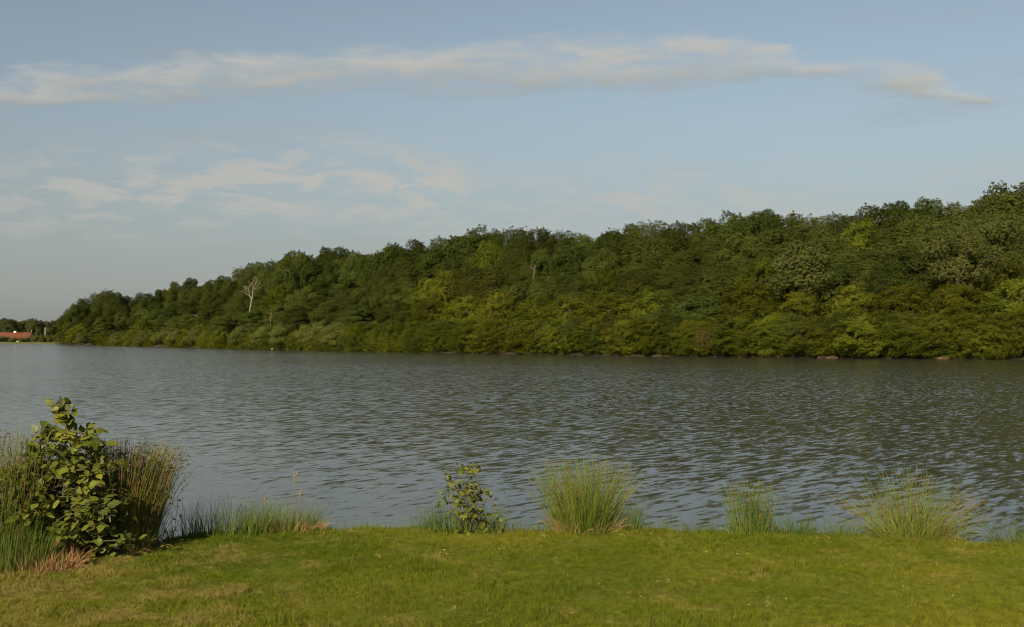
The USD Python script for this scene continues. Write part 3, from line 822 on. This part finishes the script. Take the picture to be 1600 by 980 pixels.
def pale_log(name, px0, py0, px1, py1, inland, toward, r, label, category='branch', side=True):
    rng = np.random.default_rng(int(px0))
    x, y = at_px((px0 + px1) / 2, inland); y -= toward
    a = np.array([(px0 - CX) / FPX * y, y, EYE[2] + (HORIZON - py0) / FPX * y]); b = np.array([(px1 - CX) / FPX * y, y + 0.8, EYE[2] + (HORIZON - py1) / FPX * y])
    t = thing(name, a, label, category)
    part(t, 'stem', tube(bend_path(np.zeros(3), b - a, rng, 6, 0.05), np.linspace(r, r * 0.55, 6), 6), M['deadwood'])
    if side:
        part(t, 'side_branch', tube(bend_path((b - a) * 0.55, (b - a) * 0.8 + [r * 6, 0, r * 9], rng, 4), np.linspace(r * 0.6, r * 0.3, 4), 5), M['deadwood'])


dead_tree('bare_branch', 423, 497, 484, 4, 'short pale broken stem just right of and below the bleached dead tree', 12, depth=1, toward=2, category='bare branch')
pale_log('bare_branch', 745, 532, 733, 522, 1.5, 2.6, 0.10, 'pale bare branch leaning over the water below the middle of the slope')
pale_log('bare_branch', 1402, 545, 1416, 534, 1, 2.2, 0.09, 'pale fallen branch at the waterline near the right end of the shore')

# earth bank, roots and a few stones at the waterline
rng = np.random.default_rng(31)
for px, w, hh, lab in [(1290, 2.2, 0.28, 'reddish bare earth scar at the waterline below the blossoming tree'), (1470, 1.6, 0.22, 'small reddish bare earth scar at the waterline near the right edge')]:
    x, y = at_px(px, 0.2)
    s = trimesh.creation.icosphere(3, 1.0)
    v = np.array(s.vertices); v *= (1 + 0.45 * (meshkit.fbm(v * 2.3 + px, 3, 4) - 0.5))[:, None]
    t = thing('earth_bank', (x, y - 0.6, 0.05), lab, 'earth bank')
    part(t, 'earth', (v * [w / 2, 0.8, hh], np.array(s.faces)), M['mud'], smooth=True)
for px, py, r, lab in [(428, 545.5, 0.16, 'small whitish stone at the waterline under the pale shrubs'), (28, 534, 0.55, 'pale boulder on the grassy bank in front of the red-roofed house')]:
    if px > 100:
        x, y = at_px(px, 0.1); y -= 1.5
    else:
        y = 446.0 + 20; x = (px - CX) / FPX * y
    s = trimesh.creation.icosphere(2, 1.0)
    v = np.array(s.vertices); v *= (1 + 0.5 * (meshkit.fbm(v * 1.7 + px, 2, 4) - 0.5))[:, None]
    t = thing('pale_stone', (x, y, 0.2 if px > 100 else float(hill_z(x, y)) + 0.3), lab, 'stone')
    part(t, 'rock', (v * [r, r, r * 0.7], np.array(s.faces)), M['stone'], smooth=True)

# ------------------------------------------------------------------ the far left end: house, poles, trees
HY = 500.0
hx = lambda px: (px - CX) / FPX * HY
hz = lambda py: EYE[2] + (HORIZON - py) / FPX * HY
xr, xl = hx(52.5), hx(-38)
g0 = float(hill_z(xr, HY))
house = thing('farmhouse', ((xl + xr) / 2, HY, g0), 'long low farmhouse under a red tiled roof, at the far left shore', 'house')
L2, D2 = (xr - xl) / 2, 4.6
eave, ridge = 1.9, hz(520.2) - g0
bx = lambda x0, x1, y0, y1, z0, z1: (lambda b: (np.array(b.vertices), np.array(b.faces)))(trimesh.creation.box(bounds=[[x0, y0, z0], [x1, y1, z1]]))
part(house, 'wall', bx(-L2 + .3, L2 - .3, -D2 + .5, D2 - .5, -0.5, eave), M['render'])
for s in (-1, 1):        # hipped gables
    xg = s * (L2 - .3)
    V = np.array([[xg, -D2 + .5, eave], [xg, D2 - .5, eave], [xg - s * 0.6, 0, ridge - .35], [xg - s * .25, -D2 + .5, eave], [xg - s * .25, D2 - .5, eave], [xg - s * .85, 0, ridge - .35]])
    part(house, 'gable', (V, np.array([[0, 1, 2], [3, 5, 4], [0, 2, 5], [0, 5, 3], [1, 4, 5], [1, 5, 2], [0, 3, 4], [0, 4, 1]])), M['render'])
roofs = []
cour = 9
for s in (-1, 1):
    for c in range(cour):                       # courses of tiles, each lapping the one below
        f0, f1 = c / cour, (c + 1.12) / cour
        y0, z0 = s * D2 * (1 - f0), eave - .25 + (ridge - eave + .25) * f0
        y1, z1 = s * D2 * (1 - min(f1, 1)), eave - .25 + (ridge - eave + .25) * min(f1, 1)
        e0, e1 = L2 - 0.9 * f0, L2 - 0.9 * min(f1, 1)
        V = np.array([[-e0, y0, z0 + .16], [e0, y0, z0 + .16], [e1, y1, z1 + .05], [-e1, y1, z1 + .05], [-e0, y0, z0], [e0, y0, z0], [e1, y1, z1 - .05], [-e1, y1, z1 - .05]])
        part(house, 'tile_course', (V, np.array([[0, 1, 2], [0, 2, 3], [4, 6, 5], [4, 7, 6], [0, 4, 5], [0, 5, 1], [1, 5, 6], [1, 6, 2], [2, 6, 7], [2, 7, 3], [3, 7, 4], [3, 4, 0]])), M['rooftile'])
part(house, 'ridge_tile', tube(np.array([[-L2 + .85, 0, ridge + .06], [L2 - .85, 0, ridge + .06]]), [.16, .16], 8), M['rooftile'])
cxh = hx(23) - (xl + xr) / 2
part(house, 'chimney', bx(cxh - .5, cxh + .5, .2, 1.1, ridge - 1.0, ridge + .55), M['whitewash'])
part(house, 'chimney_cap', bx(cxh - .6, cxh + .6, .1, 1.2, ridge + .55, ridge + .7), M['whitewash'])
for wx in np.linspace(-L2 + 3, L2 - 3, 5):
    part(house, 'window_frame', bx(wx - .55, wx + .55, -D2 + .44, -D2 + .52, .55, 1.55), M['paint'])
    part(house, 'window_pane', bx(wx - .45, wx + .45, -D2 + .42, -D2 + .45, .65, 1.45), M['darkglass'])
for px, top, base_w, lab in [(70.5, 512, .14, 'taller pale pole beyond the meadow, right of the red-roofed house'), (49.5, 516, .12, 'short pale pole just behind the right end of the red roof')]:
    y = HY + (4 if px > 60 else 25); x = (px - CX) / FPX * y; g_ = float(hill_z(x, y)); zt = EYE[2] + (HORIZON - top) / FPX * y
    t = thing('utility_pole', (x, y, g_), lab, 'pole')
    part(t, 'post', tube(np.array([[0, 0, -.4], [0, 0, zt - g_]]), [base_w, base_w * .8], 8), M['concrete'])
    part(t, 'cap', tube(np.array([[0, 0, zt - g_ - .02], [0, 0, zt - g_ + .08]]), [base_w * .9, base_w * .6], 8), M['concrete'])
rng = np.random.default_rng(8)
FAR_TOP = np.array([(-60, 502), (-20, 501), (12, 500), (30, 504), (49, 500), (62, 505), (75, 505), (84, 503), (98, 500), (108, 502)], float)
names = ['first', 'second', 'third', 'fourth', 'fifth', 'sixth', 'seventh', 'eighth', 'ninth', 'tenth', 'eleventh', 'twelfth', 'thirteenth', 'fourteenth', 'fifteenth', 'sixteenth', 'seventeenth', 'eighteenth', 'nineteenth', 'twentieth']
px, count = -13.0, 0
while px < 122:
    y = 560 + rng.uniform(-12, 25); x = (px - CX) / FPX * y; z = float(hill_z(x, y))
    h = EYE[2] + (HORIZON - np.interp(px, FAR_TOP[:, 0], FAR_TOP[:, 1]) - rng.uniform(-2.5, 0.5)) / FPX * y - z
    cls, H, R = KINDS['far'][count % 2]
    inside = px > -12
    o = thing('distant_tree', (x, y, z), f'dark distant tree behind the meadow and red roof, {names[count]} from the left' if inside else 'dark distant tree cut by the left edge of the picture', 'tree', 'distant trees behind the red-roofed house', rng.uniform(0, 360), (h / H * 0.95, h / H * 0.95, h / H))
    o.GetReferences().AddInternalReference(cls.GetPath()); o.SetInstanceable(True)
    count += inside
    px += rng.uniform(9, 14)
px, count = -8.0, 0
while px < 118:
    y = 478 + rng.uniform(-4, 4) if px < 55 else 466 + rng.uniform(-6, 6)
    if px > 95:
        y = 430
    x = (px - CX) / FPX * y; z = float(hill_z(x, y))
    top = np.interp(px, [-10, 8, 20, 30, 48, 56, 66, 76, 84, 100, 118], [526, 526.5, 528, 528, 527.5, 525, 523.5, 525.5, 524.5, 525, 520]) + rng.uniform(-.8, .8)
    h = max(1.2, EYE[2] + (HORIZON - top) / FPX * y - z)
    cls, H, R = KINDS['willow'][count % 3]
    s = h / H
    o = thing('hedge_bush', (x, y, z - 0.45), f'bright green bush along the far left bank, {names[count]} from the left', 'bush', 'bushes along the far left bank', rng.uniform(0, 360), (max(s, .55) * .95, max(s, .55) * .95, s * 1.2))
    o.GetReferences().AddInternalReference(cls.GetPath()); o.SetInstanceable(True)
    count += 1
    px += rng.uniform(5.5, 8)

# ------------------------------------------------------------------ foreground: turf
rng = np.random.default_rng(3)
pi = UsdGeom.PointInstancer.Define(stage, '/World/grass')
protos = []
for k in range(7):
    nb = 240
    r = 0.13 * np.sqrt(rng.random(nb)); a = rng.uniform(0, 2 * np.pi, nb)
    base = np.stack([r * np.cos(a), r * np.sin(a), np.full(nb, -0.006)], -1)
    hgt = rng.uniform(0.010, 0.030, nb) * (1.25 if k == 6 else 1.0)
    lean = rng.normal(0, 1, (nb, 2)) * hgt[:, None] * 0.55
    mid = base + np.column_stack([lean * 0.3, hgt * 0.62]); tip = base + np.column_stack([lean, hgt])
    g = strands(base, mid, tip, rng.uniform(0.0036, 0.0064, nb), 2, True, rng, 0.15)
    pr = mk(f'/World/grass/turf_{k:03d}', g[0], g[1], M['blade'])
    protos.append(pr.GetPath())
for k, (nb, hh, ln, wd, mt) in enumerate([(26, (.05, .09), .5, .0042, 'blade'), (7, (.010, .03), .9, .0042, 'straw')]):
    r = 0.06 * np.sqrt(rng.random(nb)); a = rng.uniform(0, 2 * np.pi, nb)
    base = np.stack([r * np.cos(a), r * np.sin(a), np.full(nb, .004 if k else -.006)], -1)
    hgt = rng.uniform(*hh, nb); lean = rng.normal(0, 1, (nb, 2)) * hgt[:, None] * ln
    lift = .012 if k else 0.0
    g = strands(base + [0, 0, lift], base + np.column_stack([lean * .4, hgt * .62 + lift]), base + np.column_stack([lean, hgt + lift]), np.full(nb, wd), 3, True, rng, .2)
    protos.append(mk(f'/World/grass/turf_{7 + k:03d}', g[0], g[1], M[mt]).GetPath())
pts = []
for yy in np.arange(3.2, 9.75, 0.105):
    half = 0.62 * yy + 1.6
    for xx_ in np.arange(-half, half, 0.105):
        x, y = xx_ + rng.uniform(-.07, .07), yy + rng.uniform(-.07, .07)
        if y < edge_y(x) + 0.42:
            pts.append((x, y))
pts = np.array(pts)
z = lawn_z(pts[:, 0], pts[:, 1])
pi.CreatePrototypesRel().SetTargets(protos)
pi.CreatePositionsAttr(Vt.Vec3fArray.FromNumpy(np.column_stack([pts, z]).astype(np.float32)))
p3 = np.column_stack([pts, 0 * z])
sc = (0.28 + 0.85 * meshkit.fbm(p3 * 1.6, 3, 40) + 0.9 * (meshkit.noise(p3 * 8.0, 41) - 0.5)) * rng.uniform(.8, 1.25, len(pts))
lip = smooth01((pts[:, 1] - edge_y(pts[:, 0]) + 0.16) / 0.25)
sc = np.clip(sc, 0.35, 2.0) * (1 + lip * 2.2 * meshkit.noise(p3 * 5.0, 42))
pi.CreateScalesAttr(Vt.Vec3fArray.FromNumpy(np.column_stack([np.ones(len(pts)), np.ones(len(pts)), sc]).astype(np.float32)))
pi.CreateOrientationsAttr(Vt.QuathArray([Gf.Quath(float(math.cos(q)), 0, 0, float(math.sin(q))) for q in rng.uniform(0, np.pi, len(pts))]))
pi.CreateProtoIndicesAttr(Vt.IntArray([int(q) for q in rng.choice(9, len(pts), p=[.135] * 7 + [.04, .015])]))
tag(pi.GetPrim(), 'short mown grass blades covering the whole lawn', 'grass', kind='stuff')


# ------------------------------------------------------------------ foreground: plants of the bank
def fg(px, depth):
    """The point of the lawn or bank in picture column px at a depth from the camera."""
    x = (px - CX) / FPX * depth
    if depth > edge_y(x) + 0.02:
        depth = float(edge_y(x)) + 0.02 + 0.35 * (depth - float(edge_y(x)))
        x = (px - CX) / FPX * depth
    return np.array([x, depth, float(lawn_z(x, depth))])


def clump_stems(rng, n, rb, h, spread, lean=(0, 0), hvar=0.5, curve=0.25, sy=1.0, sink=0.08):
    a = rng.uniform(0, 2 * np.pi, n); r = rb * np.sqrt(rng.random(n))
    base = np.stack([r * np.cos(a), r * np.sin(a) * sy, np.full(n, -sink)], -1)
    L = h * (1 - hvar * rng.random(n) ** 1.3)
    out = base[:, :2] / max(rb, 1e-3)
    tilt = out * spread * rng.uniform(0.3, 1.1, (n, 1)) + rng.normal(0, spread * 0.30, (n, 2)) + np.asarray(lean)
    d = unit(np.column_stack([tilt, np.ones(n)]))
    tip = base + d * L[:, None]
    droop = curve * L * np.hypot(tilt[:, 0], tilt[:, 1])
    droop *= np.where(rng.random(n) < 0.10, rng.uniform(1.5, 3.5, n), rng.uniform(0.4, 1.3, n))
    tip[:, 2] -= droop * 0.6
    mid = base + unit(np.column_stack([tilt * 0.45, np.ones(n)])) * L[:, None] * 0.52
    return base, mid, tip


def heads(rng, at, size=0.012, k=5, drop=None):
    """Small bristly flower heads at points."""
    n = len(at)
    P = np.repeat(at, k, 0) + rng.normal(size=(n * k, 3)) * size * 0.7
    return cards(P, rng.normal(size=(n * k, 3)), size * rng.uniform(0.9, 1.8, n * k), rng, aspect=0.65)[:2]


def rush_clump(name, px, depth, n, rb, h, spread, label, seed, mat='rush', seeds=0.5, thatch=0, lean=(0, 0), group=None, gold=0.25, width=0.0047, blades=60):
    rng = np.random.default_rng(seed)
    t = thing(name, fg(px, depth), label, 'rushes', group)
    base, mid, tip = clump_stems(rng, n, rb, h, spread, lean)
    ng = int(n * gold)
    part(t, 'stems', strands(base[ng:], mid[ng:], tip[ng:], rng.uniform(.7, 1.2, n - ng) * width, 5, False, rng, 0.35), M[mat], kind='stuff')
    if ng:
        part(t, 'dry_stems', strands(base[:ng], mid[:ng], tip[:ng], rng.uniform(.7, 1.1, ng) * width, 5, False, rng, 0.35), M['rush_gold'], kind='stuff')
    if seeds:
        sel = rng.random(n) < seeds
        f = rng.uniform(0.80, 0.97, sel.sum())[:, None]
        P = (1 - f) ** 2 * base[sel] + 2 * f * (1 - f) * mid[sel] + f ** 2 * tip[sel]
        part(t, 'flower_heads', heads(rng, P, 0.0095, 6), M['seed'], kind='stuff')
    if blades:
        b, m_, e = clump_stems(rng, blades, rb * 1.35, h * 0.45, spread * 1.3, lean, 0.5, 0.4, sink=0.02)
        part(t, 'grass_blades', strands(b, m_, e, rng.uniform(.004, .007, blades), 4, True, rng, 0.15), M['bankgrass'], kind='stuff')
    if thatch:
        b, m_, e = clump_stems(rng, thatch, rb * 1.25, h * 0.36, 0.9, (0, -0.35), 0.6, 0.35, sink=0.01)
        part(t, 'dead_thatch', strands(b, m_, e, rng.uniform(.003, .006, thatch), 4, True, rng, 0.3), M['straw'], kind='stuff')
    return t


def grass_tuft(name, px, depth, n, rb, h, spread, label, seed, mat='bankgrass', straw=0, sx=1.0, category='grass tuft', stalks=(), lean=(0, 0)):
    rng = np.random.default_rng(seed)
    t = thing(name, fg(px, depth), label, category)
    g0 = fg(px, depth)

    def settle(b, m_, e):
        b[:, 0] *= sx
        m_[:, 0] += b[:, 0] - b[:, 0] / sx; e[:, 0] += b[:, 0] - b[:, 0] / sx
        dz = lawn_z(b[:, 0] + g0[0], b[:, 1] + g0[1]) - g0[2]
        for q in (b, m_, e):
            q[:, 2] += dz
        return b, m_, e
    b, m_, e = settle(*clump_stems(rng, n, rb, h, spread, lean, 0.72, 0.4, sink=0.015))
    part(t, 'blades', strands(b, m_, e, rng.uniform(.003, .0065, n), 4, True, rng, 0.12), M[mat], kind='stuff')
    if straw:
        b, m_, e = settle(*clump_stems(rng, straw, rb * 1.05, h * 0.55, 1.0, (0.1, -0.25), 0.6, 0.4, sink=0.01))
        part(t, 'dry_blades', strands(b, m_, e, rng.uniform(.003, .006, straw), 4, True, rng, 0.2), M['straw'], kind='stuff')
    for dx, hh, ln in stalks:
        p = np.array([[dx, 0, -.05], [dx + ln * .3, 0, hh * .5], [dx + ln, 0, hh]])
        part(t, 'stalk', tube(p, [.0028, .0022, .0014], 4), M['rush_gold'])
        part(t, 'seed_head', heads(rng, np.linspace(p[1] * .35 + p[2] * .65, p[2], 9), 0.010, 5), M['straw'])
    return t


rush_clump('rush_clump', 190, 8.75, 1700, 0.25, 0.99, 0.28, 'tall rush clump with brown flower heads, right beside the big leafy alder bush', 41, 'rush', 0.8, 90, (0.05, 0), gold=0.5, width=0.0052)
rush_clump('rush_clump', -12, 8.5, 1300, 0.36, 1.2, 0.22, 'tall rush clump at the left edge of the picture behind the alder bush', 42, 'rush', 0.65, 60, (0.0, 0), gold=0.42)
rush_clump('rush_clump', 912, 9.25, 900, 0.22, 0.76, 0.52, 'upright green rush clump with dead straw at its foot, in the middle of the bank', 43, 'rush', 0.16, 420, (0.02, 0), gold=0.16, blades=220)
rush_clump('rush_clump', 1172, 9.1, 260, 0.15, 0.56, 0.36, 'small sparse rush clump between the two larger clumps right of centre', 44, 'rush', 0.12, 30, (0, 0), gold=0.12, blades=200)
rush_clump('rush_clump', 1420, 8.95, 560, 0.21, 0.74, 1.15, 'wide spreading rush clump with golden tips, on the bank towards the right', 45, 'rush', 0.2, 60, (0.02, 0), gold=0.35, blades=220)
rush_clump('rush_clump', 1592, 8.65, 160, 0.18, 0.36, 0.8, 'low dark weedy clump at the right edge of the picture', 46, 'bankgrass', 0.1, 90, (-0.1, 0), gold=0.1, blades=300)
grass_tuft('grass_tuft', 1240, 9.1, 220, 0.13, 0.26, 0.6, 'low thin grass tuft right of the small sparse rush clump', 51)
grass_tuft('grass_tuft', 335, 9.0, 620, 0.19, 0.40, 0.55, 'long bluish green grass fringe right of the big rush clump, at the water', 52, sx=2.4)
grass_tuft('grass_tuft', 440, 9.25, 800, 0.17, 0.34, 0.6, 'grass tuft with brown dry blades and one tall stalk, left of centre on the bank', 53, straw=520, sx=2.0, stalks=((0.10, 0.50, 0.02), (0.14, 0.34, 0.03), (-0.1, 0.3, -0.03)))
grass_tuft('grass_tuft', 725, 9.22, 700, 0.17, 0.34, 0.5, 'green grass tuft around the foot of the little alder sapling', 54, sx=2.0, stalks=((-0.02, 0.42, -.02), (0.24, 0.3, .03)))
grass_tuft('grass_tuft', 660, 9.25, 130, 0.10, 0.22, 0.7, 'thin wispy grass tuft just left of the little alder sapling', 55)
grass_tuft('grass_tuft', 985, 9.25, 200, 0.09, 0.34, 0.4, 'narrow grass tuft right against the central rush clump', 56)
grass_tuft('grass_tuft', 1485, 8.9, 240, 0.13, 0.24, 0.8, 'low weedy grass tuft right of the wide spreading rush clump', 57, straw=60)
grass_tuft('grass_tuft', 8, 7.8, 1300, 0.28, 0.44, 0.4, 'dense dark grass tuft at the left edge in front of the rushes', 58, sx=1.3)
grass_tuft('grass_tuft', 165, 8.3, 900, 0.18, 0.30, 0.7, 'dark green grass tuft at the foot of the alder bush and tall rushes', 59, sx=1.7)
grass_tuft('straw_heap', 72, 7.75, 800, 0.17, 0.22, 0.9, 'heap of brown dry grass in front of the big alder bush', 60, 'straw', sx=1.6, category='dry grass', lean=(0, -0.4))
grass_tuft('straw_heap', 205, 8.25, 240, 0.09, 0.12, 1.0, 'small patch of pale dry grass at the foot of the tall rushes', 61, 'straw', sx=1.6, category='dry grass')
grass_tuft('straw_heap', 15, 7.45, 220, 0.15, 0.10, 1.2, 'scattered brown dry grass on the lawn at the left edge', 62, 'straw', sx=1.6, category='dry grass')
grass_tuft('grass_fringe', 560, 9.3, 420, 0.14, 0.17, 0.8, 'short ragged grass fringe on the open bank edge left of the sapling', 63, sx=4.5)
grass_tuft('grass_fringe', 805, 9.22, 480, 0.14, 0.19, 0.8, 'short ragged grass fringe between the sapling and the central rush clump', 64, sx=3.2, straw=90)
grass_tuft('grass_fringe', 1065, 9.22, 480, 0.14, 0.19, 0.8, 'short ragged grass fringe between the central and the small rush clump', 65, sx=3.5, straw=60)
grass_tuft('grass_fringe', 1320, 8.95, 460, 0.14, 0.19, 0.8, 'short ragged grass fringe left of the wide spreading rush clump', 66, sx=3.0)

# bent straw stem lying in front of the bush, and dark twigs by the water
a = fg(106, 8.05) + [0, 0, .10]; b = fg(160, 8.1) + [0, 0, .02]
t = thing('dry_stalk', a, 'single long bent golden straw lying right of the dry grass heap', 'straw')
part(t, 'stem', tube(np.array([[0, 0, 0], (b - a) * .5 + [0, 0, .03], b - a]), [.006, .005, .003], 5), M['straw'])
rng = np.random.default_rng(71)
base = fg(240, 9.2)
t = thing('dry_weed', base, 'dark bare twiggy weed leaning over the water, right of the tall rush clump', 'weed')
for k in range(14):
    tip = np.array([rng.uniform(-.05, .22), rng.uniform(-.05, .1), rng.uniform(.12, .42)])
    part(t, 'twig', tube(bend_path(np.array([rng.uniform(-.05, .05), 0, -.05]), tip, rng, 4, .05), [.003, .0025, .002, .0015], 4), M['twig'])
    part(t, 'seed_head', heads(rng, tip[None], 0.012, 8), M['seed'])


# ------------------------------------------------------------------ leafy alders: every leaf a part
def alder_leaf(rng, L):
    k = 8
    t = np.linspace(0, 1, k)
    w = 0.36 * np.sin(np.pi * np.clip(t * 0.93 + 0.07, 0, 1) ** 0.85) * (1 + 0.09 * np.where(np.arange(k) % 2, 1, -1))
    w[0] = 0.03; w[-1] = 0.06
    curl = rng.uniform(-0.25, 0.10)
    zc = curl * t ** 2
    fold = rng.uniform(0.05, 0.22)
    mid = np.stack([t, 0 * t, zc], -1); lft = np.stack([t + .02, w, zc + w * fold], -1); rgt = np.stack([t + .02, -w, zc + w * fold], -1)
    V = np.stack([lft, mid, rgt], 1).reshape(-1, 3) * L
    F = []
    for i in range(k - 1):
        o = i * 3
        F += [[o, o + 1, o + 4], [o, o + 4, o + 3], [o + 1, o + 2, o + 5], [o + 1, o + 5, o + 4]]
    return V, np.array(F)


def orient(V, pos, fwd, up):
    f = unit(fwd); s = unit(np.cross(up, f)); u = np.cross(f, s)
    return V @ np.stack([f, s, u]) + pos


def alder(name, base, h, w, nleaves, leafL, label, seed, stems, pick_mat, ntwigs, profile, extra=0, per=9):
    """profile(q): the crown's half width, as a part of w, at the part q of the height."""
    rng = np.random.default_rng(seed)
    t = thing(name, base, label, 'shrub')
    spots, twigs = [], []
    for (dx, dy, hh) in stems:
        pts_ = bend_path(np.array([dx * .15, dy * .15, -.08]), np.array([dx, dy, hh]), rng, 6, .03)
        part(t, 'stem', tube(pts_, np.linspace(.010, .003, 6) * h, 6), M['twig'])
        m = int(ntwigs * hh / sum(x[2] for x in stems))
        for q in (np.arange(m) + rng.random(m)) / m:
            k = min(4, int(q * 5)); p = pts_[k] + (pts_[k + 1] - pts_[k]) * (q * 5 - k)
            a = rng.uniform(0, 2 * np.pi)
            z = min(hh, p[2] + rng.uniform(.02, .16) * h)
            reach = w * profile(z / h) * rng.uniform(.45, 1.0)
            e = np.array([math.cos(a) * reach + dx * .35, math.sin(a) * reach * .8 + dy * .35, z])
            twigs.append(tube(bend_path(p, e, rng, 4, .05), np.linspace(.004, .0018, 4) * max(h, .6), 4))
            for u in np.linspace(.2, 1.0, per):
                spots.append((p + (e - p) * u, unit(e - p), q))
        for u in np.linspace(.55, 1.0, 8):
            k = min(4, int(u * 5)); p = pts_[k] + (pts_[k + 1] - pts_[k]) * (u * 5 - k)
            a = u * 37.0 + dx * 50
            spots.append((p, unit(np.array([math.cos(a), math.sin(a), .5])), 1.0))
    part(t, 'twigs', join(*twigs), M['twig'], kind='stuff')
    rank = np.array([-(p[1]) + 0.6 * np.hypot(p[0], p[1]) + 0.5 * p[2] + 0.35 * rng.random() for p, d, q in spots])
    order = np.argsort(-rank)

    def leaf(i, L, jit):
        p, d, q = spots[i]
        out = unit(np.array([p[0], p[1] - 0.12, 0.05]))
        fwd = unit(d * .5 + out * .35 + rng.normal(0, .55, 3) + [0, 0, rng.uniform(-.5, .15)])
        up = unit(np.array([0, 0, .8]) + out * .55 + rng.normal(0, .42, 3))
        g = alder_leaf(rng, L)
        return orient(g[0], p + rng.normal(0, jit, 3), fwd, up), g[1]
    for i in order[:nleaves]:
        part(t, 'leaf', leaf(i, leafL * rng.uniform(.65, 1.15) * (0.8 if spots[i][2] > .97 else 1), .012), M[pick_mat(rng, spots[i][2])], smooth=True)
    rest = [leaf(i, leafL * rng.uniform(.6, 1.05), .02) for i in order[nleaves:nleaves + extra]]
    if rest:
        part(t, 'inner_foliage', join(*rest), M['alder'], smooth=True, kind='stuff')
    return t


bush_base = fg(100, 8.08)
alder('alder_bush', bush_base, 1.12, 0.55, 300, 0.076, 'big leafy alder bush with broad green leaves, at the left among the rushes', 81,
      [(0.02, 0, 1.14), (-0.15, -.05, .90), (0.15, .03, .94), (-0.05, -.16, .72), (0.08, -.14, .66), (-.28, .02, .66), (.30, 0, .72), (-.2, -.14, .5), (.2, -.16, .5), (0, -.2, .42)],
      lambda r, q: 'alder_young' if (q > .85 or r.random() < .2) else ('alder_red' if r.random() < .02 else 'alder'), 230,
      lambda q: np.interp(q, [0, .12, .35, .6, .75, .88, 1.0], [.80, .95, 1.0, .88, .66, .38, .12]), extra=3200, per=14)
alder('alder_sapling', fg(728, 9.1), 0.58, 0.29, 290, 0.044, 'small thin alder sapling with yellowish reddened leaves, left of centre on the bank', 82,
      [(-0.17, 0, .50), (0.0, .02, .42), (0.04, -.02, .56), (0.20, 0, .38), (.10, .03, .36)], lambda r, q: 'alder_red' if r.random() < .10 else ('alder' if r.random() < .6 else 'alder_young'),
      62, lambda q: np.interp(q, [0, .3, .7, 1], [.8, 1, .7, .4]), extra=320, per=9)

# ------------------------------------------------------------------ small flowers
def flower(name, p, r, mat, label, category, group, rng, stem=.03):
    t = thing(name, p, label, category, group, rng.uniform(0, 360))
    part(t, 'stem', tube(np.array([[0, 0, -.02], [0.003, 0, stem]]), [.0015, .0012], 4), M['bankgrass'])
    k = 9
    a = np.arange(k) * 2 * np.pi / k
    P = np.stack([np.cos(a) * r * .6, np.sin(a) * r * .6 , np.full(k, stem + r * .15)], -1)
    T = np.stack([np.cos(a), np.sin(a), np.full(k, .35)], -1)
    part(t, 'petals', cards(P, np.stack([-np.cos(a) * .3, -np.sin(a) * .3, np.ones(k)], -1), r * 1.05, rng, aspect=.62, tangent=T)[:2], M[mat])
    s = trimesh.creation.icosphere(1, r * .33)
    part(t, 'centre', (np.array(s.vertices) + [0, 0, stem + r * .2], np.array(s.faces)), M['yellowflower'])


rng = np.random.default_rng(91)
DAISY_PX = [(705, 858), (688, 862), (698, 865), (868, 870), (935, 910), (942, 915), (1000, 930), (1026, 905), (1043, 903), (1102, 862), (1120, 858), (1150, 866), (1166, 864), (1275, 840), (1384, 848),
            (1198, 930), (1226, 933), (1240, 905), (560, 925), (1168, 945), (1485, 928), (893, 958), (780, 855), (845, 852), (1320, 880), (1408, 915)]
for px, py in DAISY_PX:
    Y = (EYE[2] - 0.53) * FPX / (py - HORIZON)
    near = 'low in the picture below' if py > 897 else 'just below'
    mark = min([(560, 'the dry grass tuft'), (725, 'the alder sapling'), (915, 'the central rush clump'), (1050, 'the yellow flowers'), (1172, 'the small rush clump'), (1420, 'the spreading rush clump')], key=lambda m: abs(m[0] - px))[1]
    flower('daisy', fg(px, Y), 0.0062 * rng.uniform(.8, 1.25), 'whiteflower', f'tiny white daisy in the lawn, {near} {mark}', 'flower', 'daisies in the lawn', rng, .03)
for k, (px, d, st) in enumerate([(1018, 9.42, .06), (1043, 9.42, .07), (1060, 9.45, .05)]):
    flower('yellow_flower', fg(px, d), 0.017, 'yellowflower', ['left', 'middle', 'right'][k] + ' yellow flower of three right of the central rush clump', 'flower', 'yellow flowers right of the central rush clump', rng, st)
for k, (px, d, st) in enumerate([(1494, 9.1, .07), (1501, 9.08, .05), (1507, 9.05, .03)]):
    flower('yellow_flower', fg(px, d), 0.017, 'yellowflower', ['upper left', 'middle', 'lowest'][k] + ' yellow flower of three right of the spreading rushes', 'flower', 'yellow flowers right of the spreading rushes', rng, st)
flower('yellow_flower', fg(695, 8.2), 0.010, 'yellowflower', 'single tiny yellow flower in the lawn below the alder sapling', 'flower', None, rng, .03)
